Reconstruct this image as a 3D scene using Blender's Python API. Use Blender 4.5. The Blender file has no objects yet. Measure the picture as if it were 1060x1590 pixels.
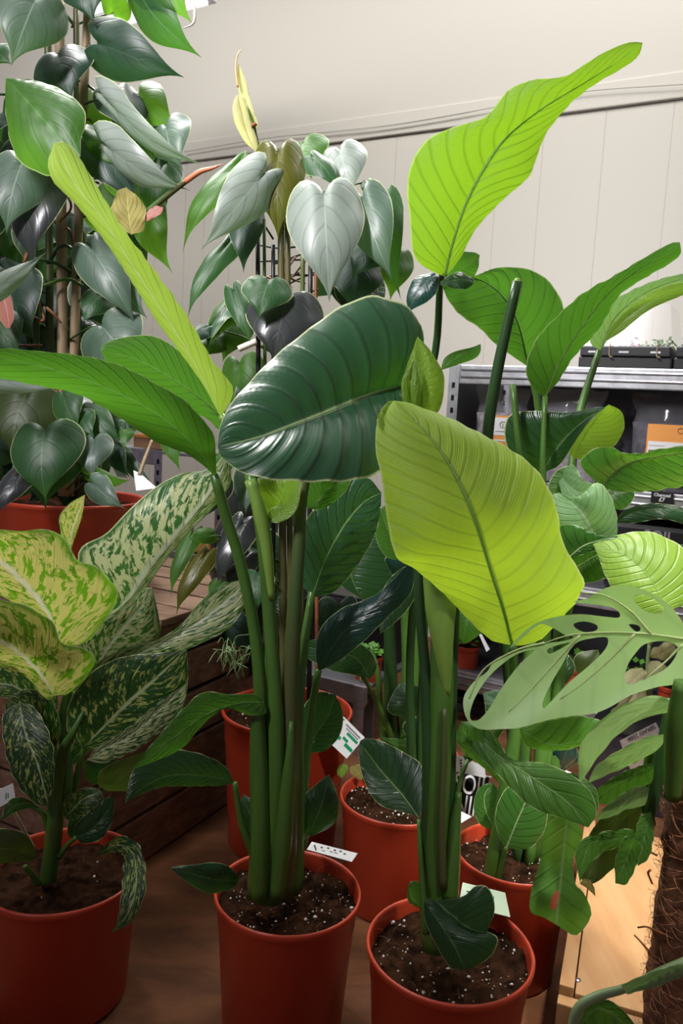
import bpy, bmesh, math, random
from mathutils import Vector as V, Matrix, geometry, noise
sc = bpy.context.scene
COL = sc.collection
random.seed(4)
# ------------------------------------------------------------------ camera
F, CX, CY = 1250.0, 530.0, 795.0
EYE = V((0, 0, .80))
_p, _r = math.radians(7.2), math.radians(3.1)
FW = V((0, math.cos(_p), -math.sin(_p))); _u = V((0, math.sin(_p), math.cos(_p))); _s = V((1, 0, 0))
RT = _s * math.cos(_r) + _u * math.sin(_r)
UP = _u * math.cos(_r) - _s * math.sin(_r)
cam = bpy.data.cameras.new('camera'); co = bpy.data.objects.new('camera', cam); COL.objects.link(co)
cam.sensor_fit = 'VERTICAL'; cam.sensor_height = 36; cam.lens = 36 * F / 1590; cam.clip_start = .05
m = Matrix((RT, UP, -FW)).transposed().to_4x4(); m.translation = EYE
co.matrix_world = m
sc.camera = co
cam.dof.use_dof = True; cam.dof.focus_distance = 1.1; cam.dof.aperture_fstop = 11
# ------------------------------------------------------------------ light
sc.view_settings.view_transform = 'Standard'; sc.view_settings.look = 'None'
sc.view_settings.exposure = 0.0; sc.view_settings.gamma = 1.0; sc.view_settings.use_curve_mapping = False
w = bpy.data.worlds.new('world'); sc.world = w; w.use_nodes = True
w.node_tree.nodes['Background'].inputs[0].default_value = (.92, .80, 1.0, 1)
w.node_tree.nodes['Background'].inputs[1].default_value = .12
def area(name, loc, target, sx, sy, power, col=(1, 1, 1), spread=180):
    l = bpy.data.lights.new(name, 'AREA'); l.shape = 'RECTANGLE'; l.size = sx; l.size_y = sy
    l.energy = power; l.color = col; l.spread = math.radians(spread)
    o = bpy.data.objects.new(name, l); COL.objects.link(o); o.location = loc
    o.rotation_euler = (V(target) - V(loc)).to_track_quat('-Z', 'Y').to_euler()
    return o
area('wall_washer_light', (-.45, 2.05, 2.75), (-.1, 3.3, 1.05), 4.6, .4, 40, (1, .985, .955), 140)
area('ceiling_strip_light', (.45, 2.35, 2.35), (.2, 1.15, 1.25), 1.3, .2, 6.5, (1, .985, .96), 55)
area('ceiling_strip_light', (-.75, 1.9, 2.35), (-.35, 1.2, 1.05), .2, 1.0, 7, (1, .985, .97), 60)
area('ceiling_strip_light', (-1.0, .2, 2.3), (-.1, 1.4, 1.25), .2, 1.2, 8.5, (1, .97, 1), 48)
area('aisle_spot_light', (.75, -.05, 2.0), (.44, .85, .70), .12, .12, .9, (1, .97, .93), 22)  # unseen fill lamp added to brighten the monstera
area('ceiling_spot_light', (.75, .75, 2.3), (.55, 1.15, .1), .12, .12, 1.5, (1, .93, .84), 26)

# ------------------------------------------------------------------ helpers
def pt(x, y, d): return EYE + RT * ((x - CX) / F * d) + UP * ((CY - y) / F * d) + FW * d
def onz(x, y, z):
    q = pt(x, y, 1) - EYE; return EYE + q * ((z - EYE.z) / q.z)
def depth_of(p): return (p - EYE).dot(FW)
def link(name, me, mat=None, parent=None):
    o = bpy.data.objects.new(name, me); COL.objects.link(o)
    if mat: me.materials.append(mat)
    if parent is not None:
        o.parent = parent
        o.matrix_parent_inverse = parent.matrix_world.inverted()
    return o
def mesh(name, vs, fs, mat=None, parent=None, smooth=True, uvs=None):
    me = bpy.data.meshes.new(name); me.from_pydata([tuple(v) for v in vs], [], fs)
    if smooth:
        for p in me.polygons: p.use_smooth = True
    if uvs:
        ul = me.uv_layers.new(name='UVMap')
        for lp in me.loops: ul.data[lp.index].uv = uvs[lp.vertex_index]
    me.update()
    return link(name, me, mat, parent)
def tag(o, label, cat, group=None, kind=None):
    if label: o['label'] = label
    if cat: o['category'] = cat
    if group: o['group'] = group
    if kind: o['kind'] = kind
    return o
def thing(name, loc, label, cat, group=None):
    o = bpy.data.objects.new(name, None); COL.objects.link(o); o.location = loc; o.empty_display_size = .05
    o.matrix_world = Matrix.Translation(V(loc))
    return tag(o, label, cat, group)
def cr(P, n):
    """Catmull-Rom through P then n+1 points uniform in arc length"""
    P = [V(p) for p in P]
    if len(P) == 2: return [P[0].lerp(P[1], i / n) for i in range(n + 1)]
    Q = [P[0] * 2 - P[1]] + P + [P[-1] * 2 - P[-2]]
    out = []
    for i in range(1, len(Q) - 2):
        a, b, c, d = Q[i - 1], Q[i], Q[i + 1], Q[i + 2]
        for k in range(12):
            t = k / 12
            out.append(.5 * ((2 * b) + (c - a) * t + (2 * a - 5 * b + 4 * c - d) * t * t + (3 * b - a - 3 * c + d) * t ** 3))
    out.append(P[-1])
    L = [0]
    for i in range(1, len(out)): L.append(L[-1] + (out[i] - out[i - 1]).length)
    res = []; j = 0
    for i in range(n + 1):
        s = L[-1] * i / n
        while j < len(L) - 2 and L[j + 1] < s: j += 1
        t = (s - L[j]) / max(1e-9, L[j + 1] - L[j]); res.append(out[j].lerp(out[j + 1], min(1, t)))
    return res
def tube_data(pts, rad, seg=8, n=None, flat=1.0):
    n = n or max(6, 4 * len(pts))
    P = cr(pts, n); R = [r.x for r in cr([V((r, 0, 0)) for r in rad], n)] if len(rad) > 1 else [rad[0]] * (n + 1)
    if len(rad) > 1 and (len(rad) != len(pts)): R = [rad[0] + (rad[-1] - rad[0]) * i / n for i in range(n + 1)]
    elif len(rad) > 1:
        R = []
        for i in range(n + 1):
            t = i / n * (len(rad) - 1); k = min(int(t), len(rad) - 2); R.append(rad[k] + (rad[k + 1] - rad[k]) * (t - k))
    vs = []; fs = []
    up = V((.3, -1, .2))
    for i, p in enumerate(P):
        t = (P[min(i + 1, n)] - P[max(i - 1, 0)]).normalized()
        a = t.cross(up).normalized(); b = a.cross(t).normalized()
        for k in range(seg):
            an = 2 * math.pi * k / seg
            vs.append(p + a * math.cos(an) * R[i] + b * math.sin(an) * R[i] * flat)
    for i in range(n):
        for k in range(seg):
            a0 = i * seg + k; a1 = i * seg + (k + 1) % seg
            fs.append((a0, a1, a1 + seg, a0 + seg))
    fs.append(tuple(range(seg - 1, -1, -1))); fs.append(tuple(range(n * seg, n * seg + seg)))
    return vs, fs
def tube(name, pts, rad, mat, parent=None, seg=8, n=None, flat=1.0):
    vs, fs = tube_data(pts, rad, seg, n, flat); return mesh(name, vs, fs, mat, parent)
def ptube(name, pp, mat, parent=None, seg=8, flat=1.0):
    """points (px,py,depth,radius_px)"""
    return tube(name, [pt(a, b, c) for a, b, c, r in pp], [r * c / F for a, b, c, r in pp], mat, parent, seg, None, flat)
def boxm(name, O, X, Y, Z, mat, parent=None, bev=.002):
    """box with corner O and edge vectors"""
    bm = bmesh.new()
    c = [bm.verts.new(O + X * i + Y * j + Z * k) for i in (0, 1) for j in (0, 1) for k in (0, 1)]
    for f in ((0, 1, 3, 2), (4, 6, 7, 5), (0, 4, 5, 1), (2, 3, 7, 6), (0, 2, 6, 4), (1, 5, 7, 3)): bm.faces.new([c[i] for i in f])
    bmesh.ops.recalc_face_normals(bm, faces=bm.faces)
    if bev: bmesh.ops.bevel(bm, geom=list(bm.edges), offset=bev, segments=2, affect='EDGES', profile=.7)
    me = bpy.data.meshes.new(name); bm.to_mesh(me); bm.free()
    return link(name, me, mat, parent)
# ------------------------------------------------------------------ materials
class NT:
    def __init__(s, name):
        s.m = bpy.data.materials.new(name); s.m.use_nodes = True; s.t = s.m.node_tree; s.t.nodes.clear()
        s.out = s.n('ShaderNodeOutputMaterial')
    def n(s, typ, **kw):
        nd = s.t.nodes.new(typ)
        for k, v in kw.items():
            if k.startswith('i_'):
                key = k[2:]; key = int(key) if key.isdigit() else key.replace('_', ' ')
                nd.inputs[key].default_value = v
            else: setattr(nd, k, v)
        return nd
    def l(s, a, b): s.t.links.new(a, b)
    def math(s, op, a, b=None):
        nd = s.n('ShaderNodeMath', operation=op)
        for i, v in enumerate((a, b)):
            if v is None: continue
            if isinstance(v, (int, float)): nd.inputs[i].default_value = v
            else: s.l(v, nd.inputs[i])
        return nd.outputs[0]
    def mix(s, f, a, b):
        nd = s.n('ShaderNodeMix', data_type='RGBA')
        for i, v in ((0, f), (6, a), (7, b)):
            if isinstance(v, (int, float)): nd.inputs[i].default_value = v
            elif isinstance(v, tuple): nd.inputs[i].default_value = (*v[:3], 1)
            else: s.l(v, nd.inputs[i])
        return nd.outputs[2]
def simple(name, col, rough=.5, metal=0, nscale=0, namt=.15, bump=0, emit=0, trans=0, coat=0, col2=None, sx=(1, 1, 1), alpha=1, spec=.5):
    t = NT(name); b = t.n('ShaderNodeBsdfPrincipled'); t.l(b.outputs[0], t.out.inputs[0]); b.inputs['Specular IOR Level'].default_value = spec
    b.inputs['Base Color'].default_value = (*col, 1); b.inputs['Roughness'].default_value = rough
    b.inputs['Metallic'].default_value = metal; b.inputs['Transmission Weight'].default_value = trans
    b.inputs['Coat Weight'].default_value = coat; b.inputs['Alpha'].default_value = alpha
    if nscale:
        tc = t.n('ShaderNodeTexCoord'); mp = t.n('ShaderNodeMapping'); mp.inputs['Scale'].default_value = sx
        t.l(tc.outputs['Object'], mp.inputs[0])
        nz = t.n('ShaderNodeTexNoise', i_Scale=nscale, i_Detail=6.0, i_Roughness=.6); t.l(mp.outputs[0], nz.inputs['Vector'])
        c2 = col2 or tuple(c * (1 - namt * 2) for c in col)
        rmp = t.n('ShaderNodeMapRange'); rmp.inputs[1].default_value = .35; rmp.inputs[2].default_value = .65
        t.l(nz.outputs[0], rmp.inputs[0])
        t.l(t.mix(rmp.outputs[0], col, c2), b.inputs['Base Color'])
        if bump:
            bp = t.n('ShaderNodeBump', i_Strength=bump, i_Distance=.004); t.l(nz.outputs[0], bp.inputs['Height']); t.l(bp.outputs[0], b.inputs['Normal'])
    if emit:
        b.inputs['Emission Color'].default_value = (*col, 1); b.inputs['Emission Strength'].default_value = emit
    return t.m
def leafmat(name, col, tcol, tw=.35, rough=.4, K=16, skew=3.2, vein=.25, mid=None, bump=.4, edge=(.55, .62, .3), midw=.05, spec=.5, coat=0, var=None, fa=1.0):
    t = NT(name)
    tc = t.n('ShaderNodeTexCoord'); sp = t.n('ShaderNodeSeparateXYZ'); t.l(tc.outputs['UV'], sp.inputs[0])
    u = t.math('SUBTRACT', t.math('MULTIPLY', sp.outputs[0], 2), 1.0); au = t.math('ABSOLUTE', u); v = sp.outputs[1]
    ph = t.math('SUBTRACT', t.math('MULTIPLY', v, float(K)), t.math('MULTIPLY', au, skew))
    nz = t.n('ShaderNodeTexNoise', i_Scale=9.0, i_Detail=3.0); t.l(tc.outputs['Object'], nz.inputs['Vector'])
    ph = t.math('ADD', ph, t.math('MULTIPLY', nz.outputs[0], .5))
    fr = t.math('FRACT', ph); tri = t.math('ABSOLUTE', t.math('SUBTRACT', fr, .5))      # .5 at vein
    vn = t.n('ShaderNodeMapRange', interpolation_type='SMOOTHSTEP'); vn.inputs[1].default_value = .34; vn.inputs[2].default_value = .5; t.l(tri, vn.inputs[0])
    fine = t.math('SINE', t.math('MULTIPLY', ph, 6.2832 * 6))
    md = t.n('ShaderNodeMapRange', interpolation_type='SMOOTHSTEP'); md.inputs[1].default_value = midw; md.inputs[2].default_value = midw * .3; t.l(au, md.inputs[0])
    eg = t.n('ShaderNodeMapRange', interpolation_type='SMOOTHSTEP'); eg.inputs[1].default_value = .965; eg.inputs[2].default_value = .99; t.l(au, eg.inputs[0])
    mid = mid or tuple(min(1, c * 1.8 + .03) for c in col)
    def tint(c, k):
        d = tuple(x * (1 - vein) for x in c); l_ = tuple(min(1, x * (1 + vein * .35)) for x in c)
        a = t.mix(vn.outputs[0], c, d)
        a = t.mix(t.math('MULTIPLY', t.math('ADD', fine, 1.0), .5 * vein * fa), a, l_)
        n2 = t.n('ShaderNodeTexNoise', i_Scale=14.0, i_Detail=4.0); t.l(tc.outputs['Object'], n2.inputs['Vector'])
        a = t.mix(t.math('MULTIPLY', n2.outputs[0], .35), a, tuple(x * .7 for x in c))
        return a
    A, B = tint(col, 0), tint(tcol, 1)
    if var:
        vc, sx, sy, th = var
        cx = t.n('ShaderNodeCombineXYZ'); t.l(t.math('MULTIPLY', u, sx), cx.inputs[0])
        t.l(t.math('MULTIPLY', t.math('SUBTRACT', v, t.math('MULTIPLY', au, .28)), sy), cx.inputs[1])
        oi = t.n('ShaderNodeObjectInfo'); t.l(t.math('MULTIPLY', oi.outputs['Random'], 20), cx.inputs[2])
        n3 = t.n('ShaderNodeTexNoise', i_Scale=1.0, i_Detail=7.0, i_Roughness=.68, i_Distortion=.6); t.l(cx.outputs[0], n3.inputs['Vector'])
        mr = t.n('ShaderNodeMapRange'); mr.inputs[1].default_value = th - .012; mr.inputs[2].default_value = th + .012; t.l(n3.outputs[0], mr.inputs[0])
        # the rim and the strip by the midrib stay green
        rimf = t.n('ShaderNodeMapRange'); rimf.inputs[1].default_value = .97; rimf.inputs[2].default_value = .86; t.l(au, rimf.inputs[0])
        f = t.math('MULTIPLY', mr.outputs[0], rimf.outputs[0])
        A = t.mix(f, A, vc); B = t.mix(f, B, tuple(min(1, c * 1.15) for c in vc))
    A = t.mix(md.outputs[0], A, mid); B = t.mix(md.outputs[0], B, mid)
    A = t.mix(eg.outputs[0], A, edge)
    b = t.n('ShaderNodeBsdfPrincipled'); t.l(A, b.inputs['Base Color']); b.inputs['Roughness'].default_value = rough
    b.inputs['Specular IOR Level'].default_value = spec; b.inputs['Coat Weight'].default_value = coat; b.inputs['Coat Roughness'].default_value = .25
    tr = t.n('ShaderNodeBsdfTranslucent'); t.l(B, tr.inputs[0])
    bp = t.n('ShaderNodeBump', i_Strength=bump, i_Distance=.002)
    h = t.math('SUBTRACT', t.math('MULTIPLY', fine, .12 * fa), vn.outputs[0]); t.l(h, bp.inputs['Height'])
    t.l(bp.outputs[0], b.inputs['Normal']); t.l(bp.outputs[0], tr.inputs['Normal'])
    mx = t.n('ShaderNodeMixShader'); mx.inputs[0].default_value = tw
    t.l(b.outputs[0], mx.inputs[1]); t.l(tr.outputs[0], mx.inputs[2]); t.l(mx.outputs[0], t.out.inputs[0])
    return t.m
LM = {
 'lime':   leafmat('lime_young_leaf', (.36, .56, .05), (.60, .86, .04), .5, .5, K=17, skew=3.5, vein=.13, mid=(.22, .38, .03), edge=(.6, .7, .25)),
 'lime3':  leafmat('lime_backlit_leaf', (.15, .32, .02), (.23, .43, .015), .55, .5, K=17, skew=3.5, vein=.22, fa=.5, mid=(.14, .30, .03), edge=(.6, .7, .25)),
 'limew':  leafmat('pale_lime_sheen_leaf', (.42, .58, .15), (.40, .62, .06), .32, .26, K=10, skew=3.0, vein=.08, fa=.3, mid=(.5, .6, .25), coat=.5),
 'lime2':  leafmat('bright_young_leaf', (.24, .42, .05), (.34, .58, .03), .42, .35, K=13, skew=3.0, vein=.15, fa=.4, mid=(.16, .33, .03)),
 'green':  leafmat('mid_green_leaf', (.06, .17, .02), (.105, .32, .02), .40, .4, K=12, skew=3.0, vein=.16, fa=.4, mid=(.12, .3, .05)),
 'deep':   leafmat('deep_green_leaf', (.03, .105, .045), (.08, .30, .02), .18, .33, K=11, skew=2.2, vein=.3, fa=.3, mid=(.40, .55, .25), coat=.4, midw=.035),
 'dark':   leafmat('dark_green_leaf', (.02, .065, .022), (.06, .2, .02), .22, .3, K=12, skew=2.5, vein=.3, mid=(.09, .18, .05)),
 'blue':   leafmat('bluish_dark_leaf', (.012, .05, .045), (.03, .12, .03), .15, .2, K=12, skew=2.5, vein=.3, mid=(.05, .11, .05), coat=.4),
 'pale':   leafmat('pale_green_leaf', (.20, .38, .16), (.32, .60, .12), .4, .42, K=12, skew=2.5, vein=.2, mid=(.4, .55, .3)),
 'gloss':  leafmat('glossy_mid_leaf', (.05, .16, .03), (.16, .45, .03), .3, .24, K=9, skew=2, vein=.35, mid=(.40, .52, .22), coat=.5, midw=.04),
 'phil':   leafmat('heart_leaf_green', (.03, .095, .03), (.09, .28, .02), .3, .46, K=5, skew=3.2, vein=.13, fa=.1, bump=.12, mid=(.10, .2, .08), midw=.03),
 'philb':  leafmat('heart_leaf_bright', (.055, .16, .025), (.17, .42, .02), .42, .46, K=5, skew=3.2, vein=.13, fa=.1, bump=.12, mid=(.10, .28, .05), midw=.03),
 'philg':  leafmat('heart_leaf_greyish', (.085, .14, .10), (.12, .27, .07), .2, .46, K=5, skew=3.2, vein=.13, fa=.1, bump=.12, mid=(.22, .3, .22), midw=.03, coat=.15),  # grey sheen painted into the leaf colour
 'philw':  leafmat('heart_leaf_silvery', (.24, .285, .245), (.2, .36, .15), .2, .46, K=5, skew=3.2, vein=.24, fa=.1, bump=.12, mid=(.3, .38, .3), midw=.03, coat=.15),  # silvery leaves, white sheen put into the base colour
 'phild':  leafmat('heart_leaf_dark', (.018, .05, .03), (.05, .16, .03), .2, .46, K=5, skew=3.2, vein=.13, fa=.1, bump=.12, mid=(.04, .09, .05), midw=.03),
 'philp':  leafmat('heart_leaf_purplish', (.032, .036, .036), (.04, .07, .03), .12, .3, K=5, skew=3.2, vein=.13, fa=.1, bump=.12, mid=(.05, .06, .055), midw=.03, coat=.15),
 'copper': leafmat('heart_leaf_copper', (.095, .095, .012), (.18, .24, .02), .35, .34, K=5, skew=3.2, vein=.13, fa=.1, bump=.12, mid=(.16, .2, .03), midw=.03),
 'olive':  leafmat('heart_leaf_olive', (.05, .08, .02), (.12, .2, .02), .3, .45, K=5, skew=3.2, vein=.13, fa=.1, bump=.12, midw=.03),
 'ochre':  leafmat('withered_leaf', (.42, .36, .10), (.6, .5, .12), .35, .6, K=6, vein=.3, midw=.03),
 'cream':  leafmat('new_cream_leaf', (.62, .60, .30), (.75, .74, .25), .35, .4, K=6, vein=.1, midw=.03),
 'pink':   leafmat('pink_bud', (.55, .22, .18), (.6, .25, .15), .3, .4, K=3, vein=.1),
 'mon':    leafmat('monstera_leaf', (.40, .62, .25), (.40, .68, .16), .38, .38, K=7, skew=1.5, vein=.08, fa=.2, bump=.06, midw=.0001),
 'mond':   leafmat('monstera_leaf_dark', (.08, .21, .035), (.17, .45, .03), .35, .36, K=7, skew=1.5, vein=.2, mid=(.2, .36, .12)),
 'dief':   leafmat('variegated_leaf', (.035, .13, .03), (.08, .3, .02), .3, .34, K=8, skew=3, vein=.3, mid=(.66, .74, .52), midw=.10, var=((.50, .56, .27), 5.5, 23, .485)),
 'diefy':  leafmat('variegated_yellow_leaf', (.12, .27, .015), (.24, .58, .015), .45, .4, K=8, skew=3, vein=.3, mid=(.80, .80, .50), midw=.10, var=((.66, .66, .17), 5.5, 20, .475)),
 'diefd':  leafmat('variegated_dark_leaf', (.014, .05, .015), (.05, .2, .02), .25, .36, K=8, skew=3, vein=.3, mid=(.40, .48, .25), midw=.06, var=((.34, .40, .10), 6, 24, .55)),  # lower leaves, their shade painted in as a darker colour
}
M = {
 'stem': simple('green_stem', (.085, .20, .03), .35, nscale=25, namt=.2, sx=(1, 1, .15)),
 'stemd': simple('dark_stem', (.03, .085, .02), .35, nscale=25, namt=.2, sx=(1, 1, .15)),
 'steml': simple('light_stem', (.24, .42, .07), .4, nscale=25, namt=.15, sx=(1, 1, .15)),
 'stemb': simple('reddish_brown_stem', (.11, .09, .035), .4, col2=(.06, .12, .03), nscale=12, sx=(1, 1, .1)),
 'stemp': simple('pale_green_stem', (.32, .46, .2), .4, nscale=25, namt=.1),
 'pot': simple('terracotta_plastic', (.52, .055, .020), .38, nscale=3, namt=.06, bump=.02),
 'soil': simple('potting_soil', (.05, .022, .011), .95, nscale=60, col2=(.010, .005, .003), bump=1.0, spec=.02),
 'perl': simple('perlite', (.75, .70, .62), .8),
 'fib': simple('coir_fibre', (.13, .06, .03), .8, spec=.1),
 'wall': None,
 'bamboo': simple('bamboo_cane', (.42, .30, .18), .5, nscale=20, namt=.2, sx=(1, 1, .2)),
 'black': simple('black_plastic', (.012, .012, .014), .4),
 'root': simple('orange_brown_root', (.32, .10, .03), .6, nscale=30, namt=.3),
 'white': simple('white_card', (.80, .80, .80), .5),
 'whiteg': simple('greenish_white_card', (.55, .66, .50), .5),
 'ink': simple('dark_ink', (.02, .02, .02), .5), 'green_ink': simple('green_ink', (.0, .28, .10), .5),
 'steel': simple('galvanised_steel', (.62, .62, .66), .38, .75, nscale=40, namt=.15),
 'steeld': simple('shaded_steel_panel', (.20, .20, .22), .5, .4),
 'slot': simple('dark_slot', (.012, .012, .015), .8, spec=.05),
 'orange': simple('orange_paper', (.80, .33, .07), .55),
 'film': simple('clear_film', (.8, .78, .88), .1, alpha=.20, nscale=10, bump=1.0, coat=1, spec=1),
 'charcoal': simple('charcoal_grains', (.03, .03, .035), .5, nscale=90, col2=(.10, .10, .11), bump=1),
 'pebble': simple('pale_grains', (.42, .37, .37), .6, nscale=80, col2=(.18, .14, .15), bump=1),
 'filmd': simple('smoky_film', (.25, .24, .28), .12, alpha=.35, coat=1, spec=1, nscale=10, bump=1.0),
 'bagd': simple('dark_bag_film', (.05, .05, .06), .15, coat=.6, nscale=8, namt=.2, bump=.6),
 'screw': simple('zinc_screw', (.5, .5, .55), .3, .9),
 'moss': simple('coir_wrap', (.22, .09, .04), .95, nscale=45, col2=(.07, .03, .014), bump=1),
 'brown': simple('kraft_cardboard', (.45, .26, .13), .7, nscale=5),
 'magenta': simple('magenta_seedling', (.35, .02, .08), .5),
 'salad': simple('small_leaf_green', (.12, .33, .04), .45),
 'cable': simple('grey_cable', (.38, .37, .33), .6),
 'paint_white': simple('white_enamel', (.85, .83, .9), .4),
 'lampglow': simple('lit_tube', (.95, .93, 1), .4, emit=1.0),
}
def wood(name, c1, c2, scale=3, sx=(1, 14, 14), rough=.6, bump=.3, ax='Object'):
    t = NT(name); tc = t.n('ShaderNodeTexCoord'); mp = t.n('ShaderNodeMapping'); mp.inputs['Scale'].default_value = sx
    t.l(tc.outputs[ax], mp.inputs[0])
    n1 = t.n('ShaderNodeTexNoise', i_Scale=float(scale), i_Detail=8.0, i_Roughness=.65, i_Distortion=.4); t.l(mp.outputs[0], n1.inputs['Vector'])
    n2 = t.n('ShaderNodeTexNoise', i_Scale=5.0, i_Detail=5.0); t.l(tc.outputs[ax], n2.inputs['Vector'])
    mr = t.n('ShaderNodeMapRange'); mr.inputs[1].default_value = .38; mr.inputs[2].default_value = .62; t.l(n1.outputs[0], mr.inputs[0])
    a = t.mix(mr.outputs[0], c1, c2); a = t.mix(t.math('MULTIPLY', n2.outputs[0], .5), a, tuple(x * .6 for x in c2))
    b = t.n('ShaderNodeBsdfPrincipled'); t.l(a, b.inputs['Base Color']); b.inputs['Roughness'].default_value = rough; b.inputs['Specular IOR Level'].default_value = .15
    bp = t.n('ShaderNodeBump', i_Strength=bump, i_Distance=.002); t.l(n1.outputs[0], bp.inputs['Height']); t.l(bp.outputs[0], b.inputs['Normal'])
    t.l(b.outputs[0], t.out.inputs[0]); return t.m
M['ribm'] = leafmat('pale_vein', (.50, .66, .38), (.5, .7, .3), .4, .4, K=1, vein=.0, fa=0)
M['ribc'] = leafmat('cream_midrib', (.55, .60, .34), (.7, .75, .35), .5, .4, K=1, vein=.0, fa=0)
M['rib'] = leafmat('lit_midrib', (.2, .36, .04), (.5, .85, .05), .65, .4, K=1, vein=.0, fa=0)
M['floor'] = wood('plywood_top', (.22, .09, .038), (.12, .05, .023), 2, (3, 9, 1), .7)
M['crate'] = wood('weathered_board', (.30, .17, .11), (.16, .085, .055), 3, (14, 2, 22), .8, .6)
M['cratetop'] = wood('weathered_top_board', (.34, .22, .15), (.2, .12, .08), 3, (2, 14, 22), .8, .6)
M['pine'] = wood('pine_board', (.50, .30, .145), (.41, .22, .095), 2, (18, 1.2, 4), .55, .15)
# ------------------------------------------------------------------ leaves
def loft(name, L, Mi, R, mat, parent, N=36, H=7, bulge=.0, rip=.0, K=12, skew=2.5, rib=0, ribmat=None, wav=0):
    """blade between three 3-D polylines; L and R begin and end on the midrib ends"""
    l, c, r = cr(L, N), cr(Mi, N), cr(R, N)
    vs = []; uv = []; fs = []
    W = 2 * H + 1
    for i in range(N + 1):
        v = i / N
        ax = (c[min(i + 1, N)] - c[max(i - 1, 0)]).normalized()
        sd = (r[i] - l[i])
        n = sd.cross(ax)
        n = n.normalized() if n.length > 1e-9 else V((0, -1, 0))
        if n.dot(FW) > 0: n = -n
        for k in range(-H, H + 1):
            u = k / H; a = abs(u)
            e = r[i] if u > 0 else l[i]
            p = c[i].lerp(e, a)
            hw = (e - c[i]).length
            off = bulge * hw * 4 * a * (1 - a)
            if rip: off += rip * math.sin(2 * math.pi * (v * K - a * skew)) * min(1, 5 * a) * math.sin(math.pi * min(1, v * 1.02)) ** .5
            if wav: off += wav * a * a * math.sin(2 * math.pi * (v * 2.6 + (0.3 if u > 0 else 0)))
            vs.append(p + n * off); uv.append(((u + 1) / 2, v))
    for i in range(N):
        for k in range(W - 1):
            a0 = i * W + k; fs.append((a0, a0 + 1, a0 + 1 + W, a0 + W))
    o = mesh(name, vs, fs, mat, parent, True, uv)
    if rib:
        k = max(2, int(N * .93)); rib = rib * .75; rr = [rib * (1 - .8 * i / k) for i in range(k + 1)]
        tube('midrib', [c[i] for i in range(0, k + 1, 3)], [rib, rib * .25], ribmat or mat, o, 6)
    return o
def trace(parent, mat, mid, left, right, d, eL=0, eR=0, rib=0, ribmat=None, bulge=.08, rip=.0012, K=15, skew=3, name='leaf', N=40, wav=0, H=7):
    """mid/left/right are outlines seen in the photograph; d = depths along the leaf (base..tip)"""
    def dep(t):
        x = t * (len(d) - 1); k = min(int(x), len(d) - 2); return d[k] + (d[k + 1] - d[k]) * (x - k)
    def lift(pl, off):
        n = len(pl) - 1
        L = [0]
        for i in range(n): L.append(L[-1] + math.dist(pl[i], pl[i + 1]))
        return [pt(x, y, dep(L[i] / L[-1]) + off * math.sin(math.pi * L[i] / L[-1])) for i, (x, y) in enumerate(pl)]
    m_ = list(mid); L_ = [m_[0]] + list(left) + [m_[-1]]; R_ = [m_[0]] + list(right) + [m_[-1]]
    return loft(name, lift(L_, eL), lift(m_, 0), lift(R_, eR), LM[mat], parent, N, H, bulge, rip, K, skew, rib, M.get(ribmat) if isinstance(ribmat, str) else ribmat, wav)
HEART = [(0, 0), (.10, -.10), (.27, -.17), (.43, -.10), (.52, .07), (.53, .26), (.45, .46), (.31, .64), (.13, .81), (.035, .92), (0, 1.0)]
OVAL = [(0, 0), (.20, .05), (.38, .18), (.48, .36), (.49, .52), (.42, .70), (.28, .86), (.12, .96), (0, 1.0)]
LANCE = [(0, 0), (.14, .03), (.32, .14), (.46, .30), (.50, .44), (.42, .62), (.26, .80), (.10, .94), (0, 1.0)]
SHAPES = {'h': HEART, 'o': OVAL, 'l': LANCE}
def leafT(parent, mat, b, t, wd, d, dt=None, roll=0, shape='h', cup=.25, bend=.12, curl=.06, petiole=None, pm='stem', bulge=.12, rip=.00025, K=5, wav=.0015):
    """template leaf: b, t = pixel of base and tip, wd = full width in pixels, d/dt depths, roll about its axis"""
    dt = d if dt is None else dt
    B, T = pt(b[0], b[1], d), pt(t[0], t[1], dt)
    A = T - B; L = A.length; A.normalize()
    S = A.cross(-FW).normalized(); Nn = S.cross(A).normalized()
    if Nn.dot(FW) > 0: Nn = -Nn; S = -S
    q = Matrix.Rotation(math.radians(roll), 3, A); S = q @ S; Nn = q @ Nn
    Wm = wd / F * (d + dt) / 2
    tp = SHAPES[shape]
    def pos(u, v, c=1): return B + A * (v * L) + S * (u * Wm) + Nn * (bend * L * math.sin(math.pi * max(0, v)) - cup * Wm * (abs(u) * 2) ** 2 * .5 - curl * L * max(0, v) ** 4)
    Rr = [pos(u, v) for u, v in tp]; Ll = [pos(-u, v) for u, v in tp]; Mm = [pos(0, i / 8) for i in range(9)]
    o = loft('leaf', Ll, Mm, Rr, LM[mat], parent, 22, 5, bulge, rip, K, 2, 0, None, wav)
    if petiole:
        x, y, dd = petiole
        E = pt(x, y, dd); md = (B + E) / 2 + UP * .01 + FW * .01
        tube('petiole', [E, md, B], [.0022, .0018, .0014], M[pm], parent, 6, 8)
    return o
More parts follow.
